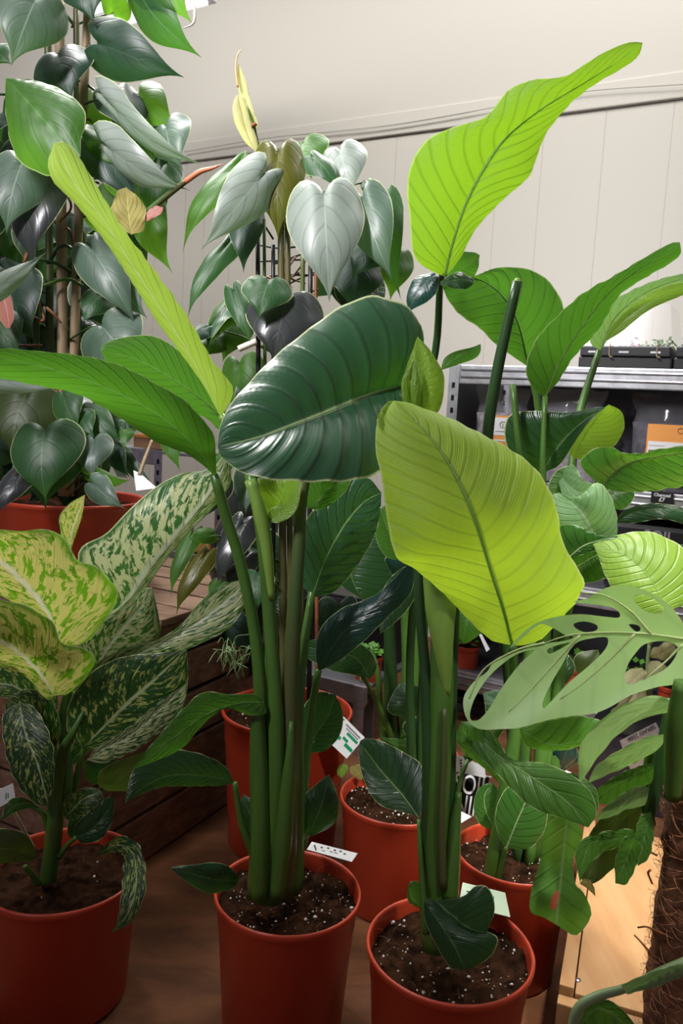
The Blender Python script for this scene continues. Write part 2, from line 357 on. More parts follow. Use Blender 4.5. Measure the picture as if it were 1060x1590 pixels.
def pot(parent, c, r, h, soil_drop=.02, mat='pot', seed=1, perl=60):
    """nursery pot: c = centre of the rim"""
    S = 64; prof = [(r * .80, -h), (r * .83, -h + .004), (r * .925, -h * .235), (r * .936, -h * .225), (r * .955, -.014), (r * .985, -.010), (r, -.006), (r * 1.005, -.002), (r * .99, .001), (r * .965, 0), (r * .955, -.004), (r * .93, -.03), (r * .9, -.06)]
    vs = []; fs = []
    for (a, z) in prof:
        for k in range(S):
            an = 2 * math.pi * k / S; vs.append(V(c) + V((a * math.cos(an), a * math.sin(an), z)))
    for i in range(len(prof) - 1):
        for k in range(S):
            a0 = i * S + k; a1 = i * S + (k + 1) % S; fs.append((a0, a1, a1 + S, a0 + S))
    fs.append(tuple(range(S - 1, -1, -1)))
    o = mesh('pot', vs, fs, M[mat], parent)
    # soil
    rs = r * .945; n = 26; vs = []; fs = []
    for i in range(n + 1):
        for k in range(S):
            an = 2 * math.pi * k / S; a = rs * i / n; p = V((a * math.cos(an), a * math.sin(an), 0))
            z = -soil_drop + .010 * noise.noise(p * 22 + V((seed, 0, 0))) + .006 * noise.noise(p * 90 + V((seed, 3, 0))) + .003 * noise.noise(p * 240)
            vs.append(V(c) + p + V((0, 0, z)))
    for i in range(n):
        for k in range(S):
            a0 = i * S + k; a1 = i * S + (k + 1) % S; fs.append((a0, a1, a1 + S, a0 + S))
    mesh('soil', vs, fs, M['soil'], parent)
    rd = random.Random(seed)
    if perl:
        vs = []; fs = []
        for i in range(perl * 2):
            a = rs * .97 * rd.random() ** .5; an = rd.random() * 6.28; s = (.0009 + .0018 * rd.random() ** 3)
            p = V((a * math.cos(an), a * math.sin(an), 0))
            z = -soil_drop + .010 * noise.noise(p * 22 + V((seed, 0, 0))) + .006 * noise.noise(p * 90 + V((seed, 3, 0))) + .003
            q = V(c) + p + V((0, 0, z)); b0 = len(vs)
            for dx, dy, dz in ((1, 0, 0), (-1, 0, 0), (0, 1, 0), (0, -1, 0), (0, 0, 1), (0, 0, -1)):
                vs.append(q + V((dx, dy, dz)) * s * (.7 + .6 * rd.random()))
            for a_, b_, c_ in ((0, 2, 4), (2, 1, 4), (1, 3, 4), (3, 0, 4), (2, 0, 5), (1, 2, 5), (3, 1, 5), (0, 3, 5)): fs.append((b0 + a_, b0 + b_, b0 + c_))
        pe = mesh('perlite', vs, fs, M['perl'], parent); pe['kind'] = 'stuff'
        vs = []; fs = []
        for i in range(perl):
            a = rs * .9 * rd.random() ** .5; an = rd.random() * 6.28; p = V(c) + V((a * math.cos(an), a * math.sin(an), -soil_drop + .005))
            e = p + V((rd.uniform(-1, 1), rd.uniform(-1, 1), .25 * rd.random())) * .018
            v_, f_ = tube_data([p, (p + e) / 2 + V((0, 0, .004)), e], [.0005, .0003], 4, 4); b0 = len(vs)
            vs += v_; fs += [tuple(x + b0 for x in f) for f in f_]
        pe = mesh('soil_fibre', vs, fs, M['fib'], parent); pe['kind'] = 'stuff'
    return o
def text(parent, s, O, X, Y, size, mat, name='lettering', align='LEFT', bold=0, sx=1):
    """flat lettering at O, reading along X, up along Y"""
    cu = bpy.data.curves.new(name, 'FONT'); cu.body = s; cu.size = size; cu.align_x = align; cu.extrude = .0001; cu.offset = bold
    tmp = bpy.data.objects.new(name, cu); COL.objects.link(tmp)
    bpy.context.view_layer.update()
    me = bpy.data.meshes.new_from_object(tmp.evaluated_get(bpy.context.evaluated_depsgraph_get()))
    bpy.data.objects.remove(tmp); bpy.data.curves.remove(cu)
    me.name = name; me.materials.clear(); me.materials.append(mat)
    o = bpy.data.objects.new(name, me); COL.objects.link(o)
    X = X.normalized(); Z = X.cross(Y).normalized(); Y = Z.cross(X)
    mm = Matrix((X * sx, Y, Z)).transposed().to_4x4(); mm.translation = O + Z * .0006
    if parent is not None: o.parent = parent; o.matrix_parent_inverse = parent.matrix_world.inverted()
    o.matrix_world = mm
    return o
def card(name, label, cat, corners, mat='white', lines=(), group=None, stick=None, th=.0006):
    """thin card: corners TL, TR, BR, BL as (px,py,depth)"""
    c = [pt(*k) for k in corners]
    X = c[1] - c[0]; Y = c[0] - c[3]; Z = X.cross(Y).normalized() * th
    t = thing(name, c[3], label, cat, group)
    vs = [p for p in c] + [p - Z for p in c]
    mesh('card', vs, [(3, 2, 1, 0), (4, 5, 6, 7), (0, 1, 5, 4), (1, 2, 6, 5), (2, 3, 7, 6), (3, 0, 4, 7)], M[mat], t, False)
    for ln in lines:
        if ln[0] == 'bar':       # u,v,w,h
            _, u, v, w_, h_, mm = ln
            O = c[3] + X * u + Y * v + Z * .6
            k = [O, O + X * w_, O + X * w_ + Y * h_, O + Y * h_]
            zz = Z * .5
            mesh('printed_block', k + [p + zz for p in k], [(0, 1, 2, 3), (4, 5, 6, 7), (0, 1, 5, 4), (1, 2, 6, 5), (2, 3, 7, 6), (3, 0, 4, 7)], M[mm], t, False)
        elif ln[0] == 'txt':
            _, s, u, v, h_, mm = ln[:6]
            text(t, s, c[3] + X * u + Y * v, X, Y, h_ * Y.length, M[mm], bold=ln[6] if len(ln) > 6 else 0, sx=ln[7] if len(ln) > 7 else 1)
        elif ln[0] == 'rot':
            _, s, u, v, h_, mm = ln
            text(t, s, c[3] + X * u + Y * v + Z, -X, -Y, h_ * Y.length, M[mm])
    if stick:
        ptube('stake', stick, M['bamboo'], t, 6)
    return t
def inpoly(p, poly):
    x, y = p; r = False; n = len(poly)
    for i in range(n):
        a, b = poly[i], poly[(i + 1) % n]
        if (a[1] > y) != (b[1] > y) and x < (b[0] - a[0]) * (y - a[1]) / (b[1] - a[1]) + a[0]: r = not r
    return r
def smooth_poly(pl, n=3):
    P = [V((a, b, 0)) for a, b in pl]; out = []; N = len(P)
    for i in range(N):
        a, b, c, d = P[i - 1], P[i], P[(i + 1) % N], P[(i + 2) % N]
        for k in range(n):
            t = k / n; q = .5 * ((2 * b) + (c - a) * t + (2 * a - 5 * b + 4 * c - d) * t * t + (3 * b - a - 3 * c + d) * t ** 3); out.append((q.x, q.y))
    return out
def poly_leaf(parent, outline, holes, depth, mat, step=9, uvf=None, th=.0005, name='leaf', sm=3):
    O = smooth_poly(outline, sm); H = [smooth_poly(h, sm) for h in holes]
    pts = []; edges = []
    for pl in [O] + H:
        b0 = len(pts); pts += [V((a, b)) for a, b in pl]; edges += [(b0 + i, b0 + (i + 1) % len(pl)) for i in range(len(pl))]
    xs = [p[0] for p in O]; ys = [p[1] for p in O]
    y = min(ys); row = 0
    while y < max(ys):
        x = min(xs) + (step / 2 if row % 2 else 0)
        while x < max(xs):
            q = (x, y)
            if inpoly(q, O) and not any(inpoly(q, h) for h in H) and all((V(q) - p).length > step * .45 for p in pts[:len(O) + sum(map(len, H))]): pts.append(V(q))
            x += step
        y += step * .87; row += 1
    r = geometry.delaunay_2d_cdt(pts, edges, [], 0, 1e-4)
    vv, tri = r[0], r[2]; fs = []
    for f in tri:
        c = sum((vv[i] for i in f), V((0, 0))) / len(f)
        if inpoly(c, O) and not any(inpoly(c, h) for h in H): fs.append(tuple(f))
    vs = [pt(p.x, p.y, depth(p.x, p.y)) for p in vv]
    uv = [uvf(p.x, p.y) for p in vv] if uvf else [((p.x % 100) / 100 * .6 + .2, p.y / 100) for p in vv]
    return mesh(name, vs, fs, LM[mat], parent, True, uv)
# ------------------------------------------------------------------ setting
def struct(o, n): o.name = n; o['kind'] = 'structure'; return o
FZ = 0.0
# wall runs along WX (to the right and nearer), WY points away behind it
WX = V((.876, -.482, 0)).normalized(); WY = V((.482, .876, 0)).normalized(); WZ = V((0, 0, 1))
W0 = pt(941, 300, 2.5); W0.z = 0
def on_wall(x, y, off=0):
    q = pt(x, y, 1) - EYE; k = ((W0 - WY * off) - EYE).dot(WY) / q.dot(WY); return EYE + q * k
t = NT('painted_panelling'); b = t.n('ShaderNodeBsdfPrincipled', i_Roughness=.45)
tc = t.n('ShaderNodeTexCoord'); nz = t.n('ShaderNodeTexNoise', i_Scale=1.2, i_Detail=3.0); t.l(tc.outputs['Object'], nz.inputs['Vector'])
t.l(t.mix(nz.outputs[0], (.60, .57, .49), (.63, .595, .525)), b.inputs['Base Color']); t.l(b.outputs[0], t.out.inputs[0]); M['wall'] = t.m
# upper wall sheet and lower panelling with a thin gap between boards
cableL, cableR = on_wall(290, 247), on_wall(1058, 157)
zl = (cableL.z + cableR.z) / 2
def wbox(x0, x1, y0, y1, z0, z1, mat, name, parent=None, bev=.001, O=None):
    O = W0 if O is None else O
    return boxm(name, O + WX * x0 + WY * y0 + WZ * z0, WX * (x1 - x0), WY * (y1 - y0), WZ * (z1 - z0), mat, parent, bev)
struct(wbox(-5, 3, 0, .1, zl - .002, 3.0, M['wall'], 'wall_back'), 'wall_back')
seams = sorted([(on_wall(x, y) - W0).dot(WX) for x, y in ((1030, 330), (927, 330), (836, 300), (755, 480), (690, 300), (610, 300), (540, 300), (470, 300), (395, 300), (354, 400), (312, 450), (283, 430), (237, 450), (200, 450), (120, 400), (60, 400))] + [.55, .8, 1.1])
prev = -5.0
bm = bmesh.new()
def addbox(bm, O, X, Y, Z):
    c = [bm.verts.new(O + X * i + Y * j + Z * k) for i in (0, 1) for j in (0, 1) for k in (0, 1)]
    for f in ((0, 1, 3, 2), (4, 6, 7, 5), (0, 4, 5, 1), (2, 3, 7, 6), (0, 2, 6, 4), (1, 5, 7, 3)): bm.faces.new([c[i] for i in f])
for s in seams + [3.0]:
    addbox(bm, W0 + WX * (prev + .0012) + WY * .006, WX * (s - prev - .0024), WY * .03, WZ * (zl - .006)); prev = s
addbox(bm, W0 + WX * -5 + WY * .0075, WX * 8, WY * .05, WZ * (zl - .004))
bmesh.ops.recalc_face_normals(bm, faces=bm.faces)
me = bpy.data.meshes.new('wall_back'); bm.to_mesh(me); bm.free(); struct(link('wall_back', me, M['wall']), 'wall_back_panelling')
bpy.data.objects['wall_back_panelling'].name = 'wall_back.001'
struct(wbox(-5, 3, -.004, .03, zl - .0, zl + .075, M['wall'], 'trim_1', None, .004), 'trim_1')
c1 = [on_wall(a, b_, .016) for a, b_ in ((286, 236), (420, 214), (600, 195), (760, 168), (900, 143), (1075, 130))]
c2 = [on_wall(a, b_, .016) for a, b_ in ((430, 212), (560, 202), (700, 180), (800, 159))]
cb = thing('wall_cable', c1[0], 'thin grey cable run along the top of the wall rail', 'cable')
tube('strand', c1, [.0014], M['cable'], cb, 6, 40); tube('strand', c2, [.001], M['cable'], cb, 6, 30)
fl = boxm('floor', V((-3, -.6, -.04)), V((6, 0, 0)), V((0, 5.5, 0)), V((0, 0, .04)), M['floor'], None, 0); fl['kind'] = 'structure'
# lit ceiling fitting
p = pt(322, -6, 2.6)
lt = thing('ceiling_light', p, 'white enamel strip light fitting hanging by the upper wall', 'light')
boxm('housing', p - WX * .50 - WY * .05 + WZ * 0, WX * .50, WY * .1, WZ * .05, M['paint_white'], lt, .004)
boxm('tube_cover', p - WX * .48 - WY * .03 - WZ * .012, WX * .46, WY * .06, WZ * .014, M['lampglow'], lt, .003)

# ------------------------------------------------------------------ shelving unit at right
SO = pt(714, 566, 2.05); SO.z = 0
SY = WY; SX = WX
def sp(x, y, off=0):
    q = pt(x, y, 1) - EYE; k = ((SO + SY * off) - EYE).dot(SY) / q.dot(SY); p = EYE + q * k - SO
    return p.dot(SX), p.z
def sbox(x0, x1, y0, y1, z0, z1, mat, name, parent=None, bev=.001): return wbox(x0, x1, y0, y1, z0, z1, mat, name, parent, bev, SO)
sh = thing('metal_shelving_unit', SO, 'tall galvanised metal shelving unit against the pale wall on the right', 'shelving unit')
ztop = [sp(720, 566)[1], sp(1000, 763)[1], sp(925, 914)[1], sp(745, 1050)[1]]
SW = 1.15; SD = .42
def upright(parent, x, y0, z1, f=sbox):
    f(x, x + .028, y0, y0 + .003, 0, z1, M['steel'], 'upright', parent, .0008)
    bm = bmesh.new(); O = SO
    z = .04
    while z < z1 - .03:
        addbox(bm, O + SX * (x + .010) + SY * (y0 - .0008) + WZ * z, SX * .008, SY * .001, WZ * .014); z += .032
    bmesh.ops.recalc_face_normals(bm, faces=bm.faces)
    me = bpy.data.meshes.new('slots'); bm.to_mesh(me); bm.free(); link('slots', me, M['slot'], parent)
for x, y in ((-.028, 0), (SW, 0), (-.028, SD)): upright(sh, x, y, ztop[0] + .0)
for z in ztop:
    # folded beam: lip, groove, lip
    bmm = sbox(0, SW, .001, .012, z - .048, z, M['steel'], 'beam', sh, .003)
    for dz in (.012, .030):
        tube('beam_rib', [SO + SY * 0 + WZ * (z - dz) + SX * .005, SO + WZ * (z - dz) + SX * (SW - .005)], [.0035], M['steel'], bmm, 6, 2)
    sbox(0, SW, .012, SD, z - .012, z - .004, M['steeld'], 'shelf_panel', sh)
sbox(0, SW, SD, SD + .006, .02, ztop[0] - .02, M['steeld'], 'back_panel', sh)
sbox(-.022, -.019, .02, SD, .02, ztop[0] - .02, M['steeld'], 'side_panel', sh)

# zip bags on the second shelf
def bag(name, x, z, w_, h_, dep, y, fill, label, film, lab=None, group=None):
    O = SO + SX * x + SY * y + WZ * z
    t_ = thing(name, O, label, 'bag', group)
    def pillow(W_, H_, D_, seed, top):
        vs = []; fs = []; nx, nz_ = 16, 20; b0 = 0
        for side in (-1, 1):
            for j in range(nz_ + 1):
                for i in range(nx + 1):
                    u, v = i / nx, j / nz_
                    th_ = D_ * (math.sin(math.pi * u) ** .5) * ((1 - v) ** .35 if top else (1 - v ** 8)) * .5
                    th_ *= 1 + .18 * noise.noise(V((u * 4, v * 5, seed)))
                    wv = (.90 + .12 * v ** 2 - .10 * math.exp(-((v - .80) / .08) ** 2)) + .05 * noise.noise(V((v * 3, seed, side)))
                    vs.append(O + SX * ((u - .5) * W_ * wv) + SY * (side * max(th_, .0008) + .002 * noise.noise(V((u * 12, v * 9, seed)))) + WZ * (v * H_ * (1 + .03 * noise.noise(V((u * 5, seed, v))))))
            for j in range(nz_):
                for i in range(nx):
                    a0 = b0 + j * (nx + 1) + i; fs.append((a0, a0 + 1, a0 + nx + 2, a0 + nx + 1))
            b0 = len(vs)
        return vs, fs
    vs, fs = pillow(w_ * .93, h_ * .70, dep * .9, 3.1, False); mesh('contents', vs, fs, M[fill], t_)
    vs, fs = pillow(w_, h_, dep, 7.7, True); mesh('film_bag', vs, fs, M[film], t_)
    return t_, O
z2 = ztop[1]
def baglabel(t_, O, dx, z0, z1, w_, dep, mat, parts=()):
    Y0 = O + SY * (-dep * .56)
    a = boxm('paper_label', Y0 + SX * (dx - w_ / 2) + WZ * z0, SX * w_, SY * .0015, WZ * (z1 - z0), M[mat], t_, 0)
    return Y0 + SX * (dx - w_ / 2) - SY * .0012 + WZ * z0
xb, _ = sp(765, 700); _, zb1 = sp(765, 600)
def px2(x, y, off=.05): return sp(x, y, off)
x1, ztp = px2(768, 598); x2, _ = px2(860, 606); x3, _ = px2(1060, 612)
g = 'clear bags of mineral grit on the second shelf'
b1, O1 = bag('grit_bag', x1 + .012, z2, .145, ztp - z2, .08, .09, 'pebble', 'clear zip bag of pale grit with white over orange label, left end of the shelf', 'film')
lt_ = px2(770, 645)[1] - z2
P0 = baglabel(b1, O1, .012, lt_ - .115, lt_, .085, .08, 'orange')
boxm('white_band', P0 + WZ * .065 , SX * .085, SY * .0008, WZ * .045, M['white'], b1, 0)
bmk = P0 + WZ * .092 + SX * .05 - SY * .001
tube('ring_mark', [bmk + SX * (.008 * math.cos(a / 12 * 6.283)) + WZ * (.008 * math.sin(a / 12 * 6.283)) for a in range(13)], [.0007], M['ink'], b1, 4, 26)
text(b1, 'l', bmk - WZ * .005, SX, WZ, .014, M['ink'], align='CENTER')
boxm('faint_line', P0 + WZ * .074 + SX * .032 - SY * .0006, SX * .034, SY * .0005, WZ * .002, M['steel'], b1, 0)
boxm('faint_line', P0 + WZ * .050 + SX * .028 - SY * .0006, SX * .036, SY * .0005, WZ * .004, M['white'], b1, 0)
b2, O2 = bag('grit_bag', x2 + .035, z2, .17, px2(860, 602)[1] - z2, .08, .09, 'pebble', 'clear zip bag of pale grit standing second from left behind the folded leaf', 'film')
b3, O3 = bag('charcoal_bag', x3 - .02, z2, .19, ztp - z2 - .005, .09, .09, 'charcoal', 'dark zip bag of fine charcoal with large orange label', 'filmd')
b3b, O3b = bag('charcoal_bag', x3 - .19, z2, .13, ztp - z2 - .01, .07, .25, 'charcoal', 'dark charcoal bag without visible label, left of the orange labelled one', 'filmd')
lx = px2(1006, 660, .04)[0]; lz1 = px2(1030, 659, .04)[1]
P0 = SO + SX * (lx) + SY * (.09 - .052) + WZ * (z2 + .02)
Hh = lz1 - z2 - .02
boxm('paper_label', P0, SX * .12, SY * .0015, WZ * Hh, M['orange'], b3, 0)
tube('ring_mark', [P0 + SX * .072 + WZ * (Hh - .013) - SY * .001 + SX * (.006 * math.cos(a / 12 * 6.283)) + WZ * (.006 * math.sin(a / 12 * 6.283)) for a in range(13)], [.0006], M['ink'], b3, 4, 26)
boxm('white_band', P0 + SX * .004 + WZ * .005 - SY * .0006, SX * .116, SY * .0006, WZ * (Hh - .045), M['white'], b3, 0)
boxm('faint_line', P0 + SX * .006 + WZ * (Hh - .051) - SY * .001, SX * .035, SY * .0005, WZ * .002, M['steel'], b3, 0)
text(b3, 'FINE CHARCOAL', P0 + SX * .006 + WZ * (Hh - .068) - SY * .001, SX, WZ, .0115, M['ink'], bold=.0003)
# price card
xa, za = sp(1012, 762); xb_, zb_ = sp(1045, 783)
pc = thing('price_card', SO + SX * xa + WZ * zb_, 'small black price card with white handwriting clipped to the shelf edge', 'price card')
boxm('card', SO + SX * xa + WZ * zb_ - SY * .008, SX * (xb_ - xa), SY * .002, WZ * (za - zb_), M['black'], pc, .0009)
ctr = SO + SX * (xa + xb_) / 2 - SY * .0092
text(pc, 'Charcoal', ctr + WZ * (zb_ + (za - zb_) * .60), SX, WZ, .0098, M['white'], align='CENTER', bold=.0003)
text(pc, '£7', ctr + WZ * (zb_ + (za - zb_) * .18), SX, WZ, .0125, M['white'], align='CENTER', bold=.0004)
# propagator trays on top
zt = ztop[0]
def propagator(x0, w_, label, seedling):
    O = SO + SX * x0 + SY * .03 + WZ * zt
    t_ = thing('seed_propagator', O, label, 'seed tray', 'seed trays on the top shelf')
    sbox(x0, x0 + w_, .03, .22, zt, zt + .028, M['black'], 'base_tray', t_, .004)
    sbox(x0 + .004, x0 + w_ - .004, .022, .228, zt + .028, zt + .052, M['black'], 'seed_tray', t_, .003)
    for k in range(3):
        xx = x0 + w_ * (k + .5) / 3 - .012
        sbox(xx, xx + .022, .0215, .0225, zt + .036, zt + .040, M['steel'], 'embossed_line', t_, 0)
    for k in range(2):
        xx = x0 + w_ * (k + .5) / 2 + .02
        tube('latch', [SO + SX * xx + SY * .02 + WZ * (zt + .058), SO + SX * xx + SY * .019 + WZ * (zt + .03), SO + SX * (xx + .008) + SY * .019 + WZ * (zt + .026)], [.0015], M['bamboo'], t_, 5)
    # dome
    X0, X1, Y0, Y1, Z0, Z1 = x0 + .002, x0 + w_ - .002, .03, .22, zt + .052, zt + .15
    i_ = .015
    q = [SO + SX * a + SY * b_ + WZ * c for a, b_, c in ((X0, Y0, Z0), (X1, Y0, Z0), (X1, Y1, Z0), (X0, Y1, Z0), (X0 + i_, Y0 + i_, Z1), (X1 - i_, Y0 + i_, Z1), (X1 - i_, Y1 - i_, Z1), (X0 + i_, Y1 - i_, Z1))]
    mesh('clear_dome', q, [(0, 1, 5, 4), (1, 2, 6, 5), (2, 3, 7, 6), (3, 0, 4, 7), (4, 5, 6, 7)], M['dome'], t_, False)
    rd = random.Random(int(x0 * 100) + 5); vs = []; fs = {}; 
    for nm in ('salad', 'magenta'):
        vs = []; ff = []
        for k in range(150):
            xx = x0 + w_ * rd.random(); 
            if (nm == 'magenta') != (x0 + w_ * .08 < xx < x0 + w_ * .62 and seedling): continue
            c = SO + SX * max(x0 + .012, min(x0 + w_ - .012, xx)) + SY * (.04 + .16 * rd.random()) + WZ * (zt + .052 + .022 * rd.random())
            d1 = V((rd.uniform(-1, 1), rd.uniform(-1, 1), rd.uniform(0, .8))).normalized() * .008; d2 = d1.cross(V((rd.random(), .2, 1))).normalized() * .004
            b0 = len(vs); vs += [c - d1, c + d2, c + d1, c - d2, c + V((0, 0, .003))]; ff += [(b0, b0 + 1, b0 + 4), (b0 + 1, b0 + 2, b0 + 4), (b0 + 2, b0 + 3, b0 + 4), (b0 + 3, b0, b0 + 4)]
        if vs: s_ = mesh('seedlings', vs, ff, M[nm], t_); s_['kind'] = 'stuff'
t = NT('hazy_dome'); gl = t.n('ShaderNodeBsdfGlossy', i_Roughness=.15); tb = t.n('ShaderNodeBsdfTransparent'); df = t.n('ShaderNodeBsdfDiffuse'); df.inputs[0].default_value = (.9, .9, .88, 1)
m1 = t.n('ShaderNodeMixShader', i_0=.12) if False else t.n('ShaderNodeMixShader'); m1.inputs[0].default_value = .035; t.l(tb.outputs[0], m1.inputs[1]); t.l(df.outputs[0], m1.inputs[2])
m2 = t.n('ShaderNodeMixShader'); m2.inputs[0].default_value = .05; t.l(m1.outputs[0], m2.inputs[1]); t.l(gl.outputs[0], m2.inputs[2]); t.l(m2.outputs[0], t.out.inputs[0]); M['dome'] = t.m
xp = sp(893, 560)[0]
propagator(xp, sp(1040, 560)[0] - xp, 'black seed tray with clear dome and magenta seedlings on the top shelf', True)
propagator(sp(1043, 560)[0], .2, 'black seed tray at the right edge of the photo beside the magenta seedlings', False)
# sack on the third shelf
z3 = ztop[2]
xs = px2(1010, 840)[0]
bs = thing('soil_sack', SO + SX * xs + SY * .1 + WZ * z3, 'black sack with large pale lettering lying on the lower shelf at right', 'sack')
bm = boxm('sack_body', SO + SX * (xs - .1) + SY * .045 + WZ * (z3), SX * .36, SY * .2, WZ * (px2(1010, 815)[1] - z3), M['black'], bs, .012)
tx, tz = px2(1036, 842, .04)
text(bs, 'SOIL', SO + SX * (tx - .055) + SY * .043 + WZ * tz, SX, WZ, .034, M['steel'], bold=.0006)
# dark storage tubs below the lower shelf
for k, (xa_, xb2) in enumerate(((.02, .36), (.40, .76), (.78, 1.12))):
    tb_ = thing('storage_tub', SO + SX * xa_ + SY * .05, ['leftmost dark grey storage tub on the ground under the shelving', 'middle dark grey storage tub on the ground under the shelving', 'rightmost dark grey storage tub on the ground under the shelving'][k], 'storage tub', 'storage tubs under the shelving')
    boxm('tub', SO + SX * xa_ + SY * .06, SX * (xb2 - xa_), SY * .3, WZ * (ztop[3] - .10), M['bagd'], tb_, .01)
    boxm('lid', SO + SX * (xa_ - .005) + SY * .05 + WZ * (ztop[3] - .10), SX * (xb2 - xa_ + .01), SY * .32, WZ * .015, M['black'], tb_, .004)

# low bench continuing the shelving to the left
lb = thing('metal_bench', SO - SX * .5, 'low galvanised bench to the left of the shelving, behind the stems', 'bench')
bo = -.33; zb_l = sp(545, 1058, bo)[1]
_sb = sbox
def sbox(x0, x1, y0, y1, *a): return _sb(x0 - .0, x1 - .0, y0 + bo, y1 + bo, *a)
for xx in (-.66, -.07): sbox(xx, xx + .028, -.02, -.017, 0, zb_l, M['steel'], 'leg', lb, .0008)
sbox(-.66, -.04, -.016, -.006, zb_l - .045, zb_l, M['steel'], 'beam', lb, .003)
sbox(-.66, -.04, -.006, .30, zb_l - .012, zb_l - .002, M['steeld'], 'shelf_panel', lb)
sbox(-.66, -.04, .03, .036, .01, zb_l - .02, M['steeld'], 'front_panel', lb)
sbox = _sb
q0 = onz(905, 1238, 0)
rz_ = thing('display_riser', q0, 'dark grey box behind the slit leaves, on the ground before the shelving', 'display box')
boxm('riser_body', q0, SX * .42, SY * .2, WZ * .155, M['bagd'], rz_, .004)
boxm('riser_lid', q0 + WZ * .155 - SX * .003 - SY * .003, SX * .426, SY * .206, WZ * .008, M['black'], rz_, .002)
g_ = 'black crates on the low bench'
for k, (xa_, ww, hh) in enumerate(((-.62, .26, .20), (-.33, .27, .17))):  # crates added to darken the view between the stems
    O = SO + SX * xa_ + SY * (bo + .12) + WZ * zb_l
    t_ = thing('plastic_crate', O, ['black plastic crate on the low bench, left of its neighbour behind the middle stems', 'black plastic crate on the low bench, directly behind the tallest plant'][k], 'crate', g_)
    boxm('crate_body', O, SX * ww, SY * .16, WZ * hh, M['black'], t_, .006)
    boxm('crate_rim', O - SX * .004 - SY * .004 + WZ * (hh - .03), SX * (ww + .008), SY * .168, WZ * .022, M['bagd'], t_, .003)
# ------------------------------------------------------------------ left rear shelf, crates
R0 = pt(236, 700, 2.35); R0.z = 0
def rbox(x0, x1, y0, y1, z0, z1, mat, name, parent, bev=.001): return wbox(x0, x1, y0, y1, z0, z1, mat, name, parent, bev, R0)
def rp(x, y, off=0):
    q = pt(x, y, 1) - EYE; k = ((R0 + WY * off) - EYE).dot(WY) / q.dot(WY); p_ = EYE + q * k - R0; return p_.dot(WX), p_.z
rs_ = thing('metal_shelving_unit', R0, 'small galvanised shelf far behind the left plants, carrying paper and cardboard', 'shelving unit')
za_ = rp(225, 697)[1]; xl = rp(195, 700)[0] - .15
sv = SO; SO = R0
upright(rs_, rp(240, 700)[0], 0, za_ + .0, rbox); upright(rs_, rp(294, 700)[0] + .004, .12, za_, rbox)
SO = sv
rbox(xl, rp(240, 700)[0], .001, .01, za_ - .045, za_, M['steel'], 'beam', rs_, .003)
rbox(xl, rp(296, 700)[0], .012, .3, za_ - .012, za_ - .004, M['steel'], 'shelf_panel', rs_)
zl_ = rp(262, 855)[1]
rbox(rp(262, 855)[0], rp(300, 855)[0], .001, .01, zl_ - .04, zl_, M['steel'], 'beam', rs_, .003)
rbox(xl, rp(300, 855)[0], .012, .3, zl_ - .012, zl_ - .004, M['steeld'], 'shelf_panel', rs_)
bx_ = thing('cardboard_box', R0 + WZ * za_, 'brown cardboard box on the far left shelf under the papers', 'box')
boxm('box_body', R0 + WX * (rp(196, 690)[0]) + WY * .03 + WZ * (za_ ), WX * .11, WY * .12, WZ * .03, M['brown'], bx_, .002)
boxm('box_lid', R0 + WX * (rp(196, 690)[0] - .002) + WY * .028 + WZ * (za_ + .03), WX * .114, WY * .124, WZ * .01, M['orange'], bx_, .002)
pp = thing('paper_stack', R0 + WZ * (za_ + .04), 'stack of white papers lying on the cardboard box of the far shelf', 'papers')
for k in range(4):
    boxm('sheet', R0 + WX * (rp(200, 690)[0] + .006 * k) + WY * (.035 + .004 * k) + WZ * (za_ + .0405 + .011 * k), WX * .10, WY * .10, WZ * .009, M['white'], pp, .0005)
ob = thing('orange_tub', R0 + WZ * zl_, 'orange tub on the lower level of the far left shelf', 'tub')
boxm('tub_body', R0 + WX * (rp(262, 830)[0]) + WY * .03 + WZ * zl_, WX * .08, WY * .1, WZ * .04, M['orange'], ob, .006)
boxm('tub_rim', R0 + WX * (rp(262, 830)[0] - .003) + WY * .027 + WZ * (zl_ + .04), WX * .086, WY * .106, WZ * .007, M['pot'], ob, .003)

# weathered crate
A = onz(226, 1338, 0); B = onz(351, 1252, 0)
CD = (B - A).normalized(); CN = V((-CD.y, CD.x, 0))      # CN points left, into the crate
A0 = A - CD * .16; CL = .62
cr_ = thing('wooden_crate', A0, 'weathered slatted wooden crate standing behind the variegated plant', 'crate')
def cbox(a0, a1, b0, b1, z0, z1, mat, name): return boxm(name, A0 + CD * a0 + CN * b0 + WZ * z0, CD * (a1 - a0), CN * (b1 - b0), WZ * (z1 - z0), mat, cr_, .003)
zc = .43
zs = [(.004, .088), (.096, .182), (.19, .272), (.282, .352), (.36, zc - .016)]
for z0, z1 in zs: cbox(0, CL, 0, .014, z0, z1, M['crate'], 'side_board')
for z0, z1 in zs: cbox(0, .014, .015, .55, z0, z1, M['crate'], 'end_board')
for z0, z1 in zs: cbox(CL - .014, CL, .015, .55, z0, z1, M['crate'], 'end_board')
for k in range(7): cbox(.0 + k * .09, .082 + k * .09, -.004, .56, zc - .014, zc, M['cratetop'], 'top_board')
cbox(.014, CL - .014, .02, .034, 0, zc - .015, M['black'], 'inner_lining')  # black sheet behind the gaps of the side boards

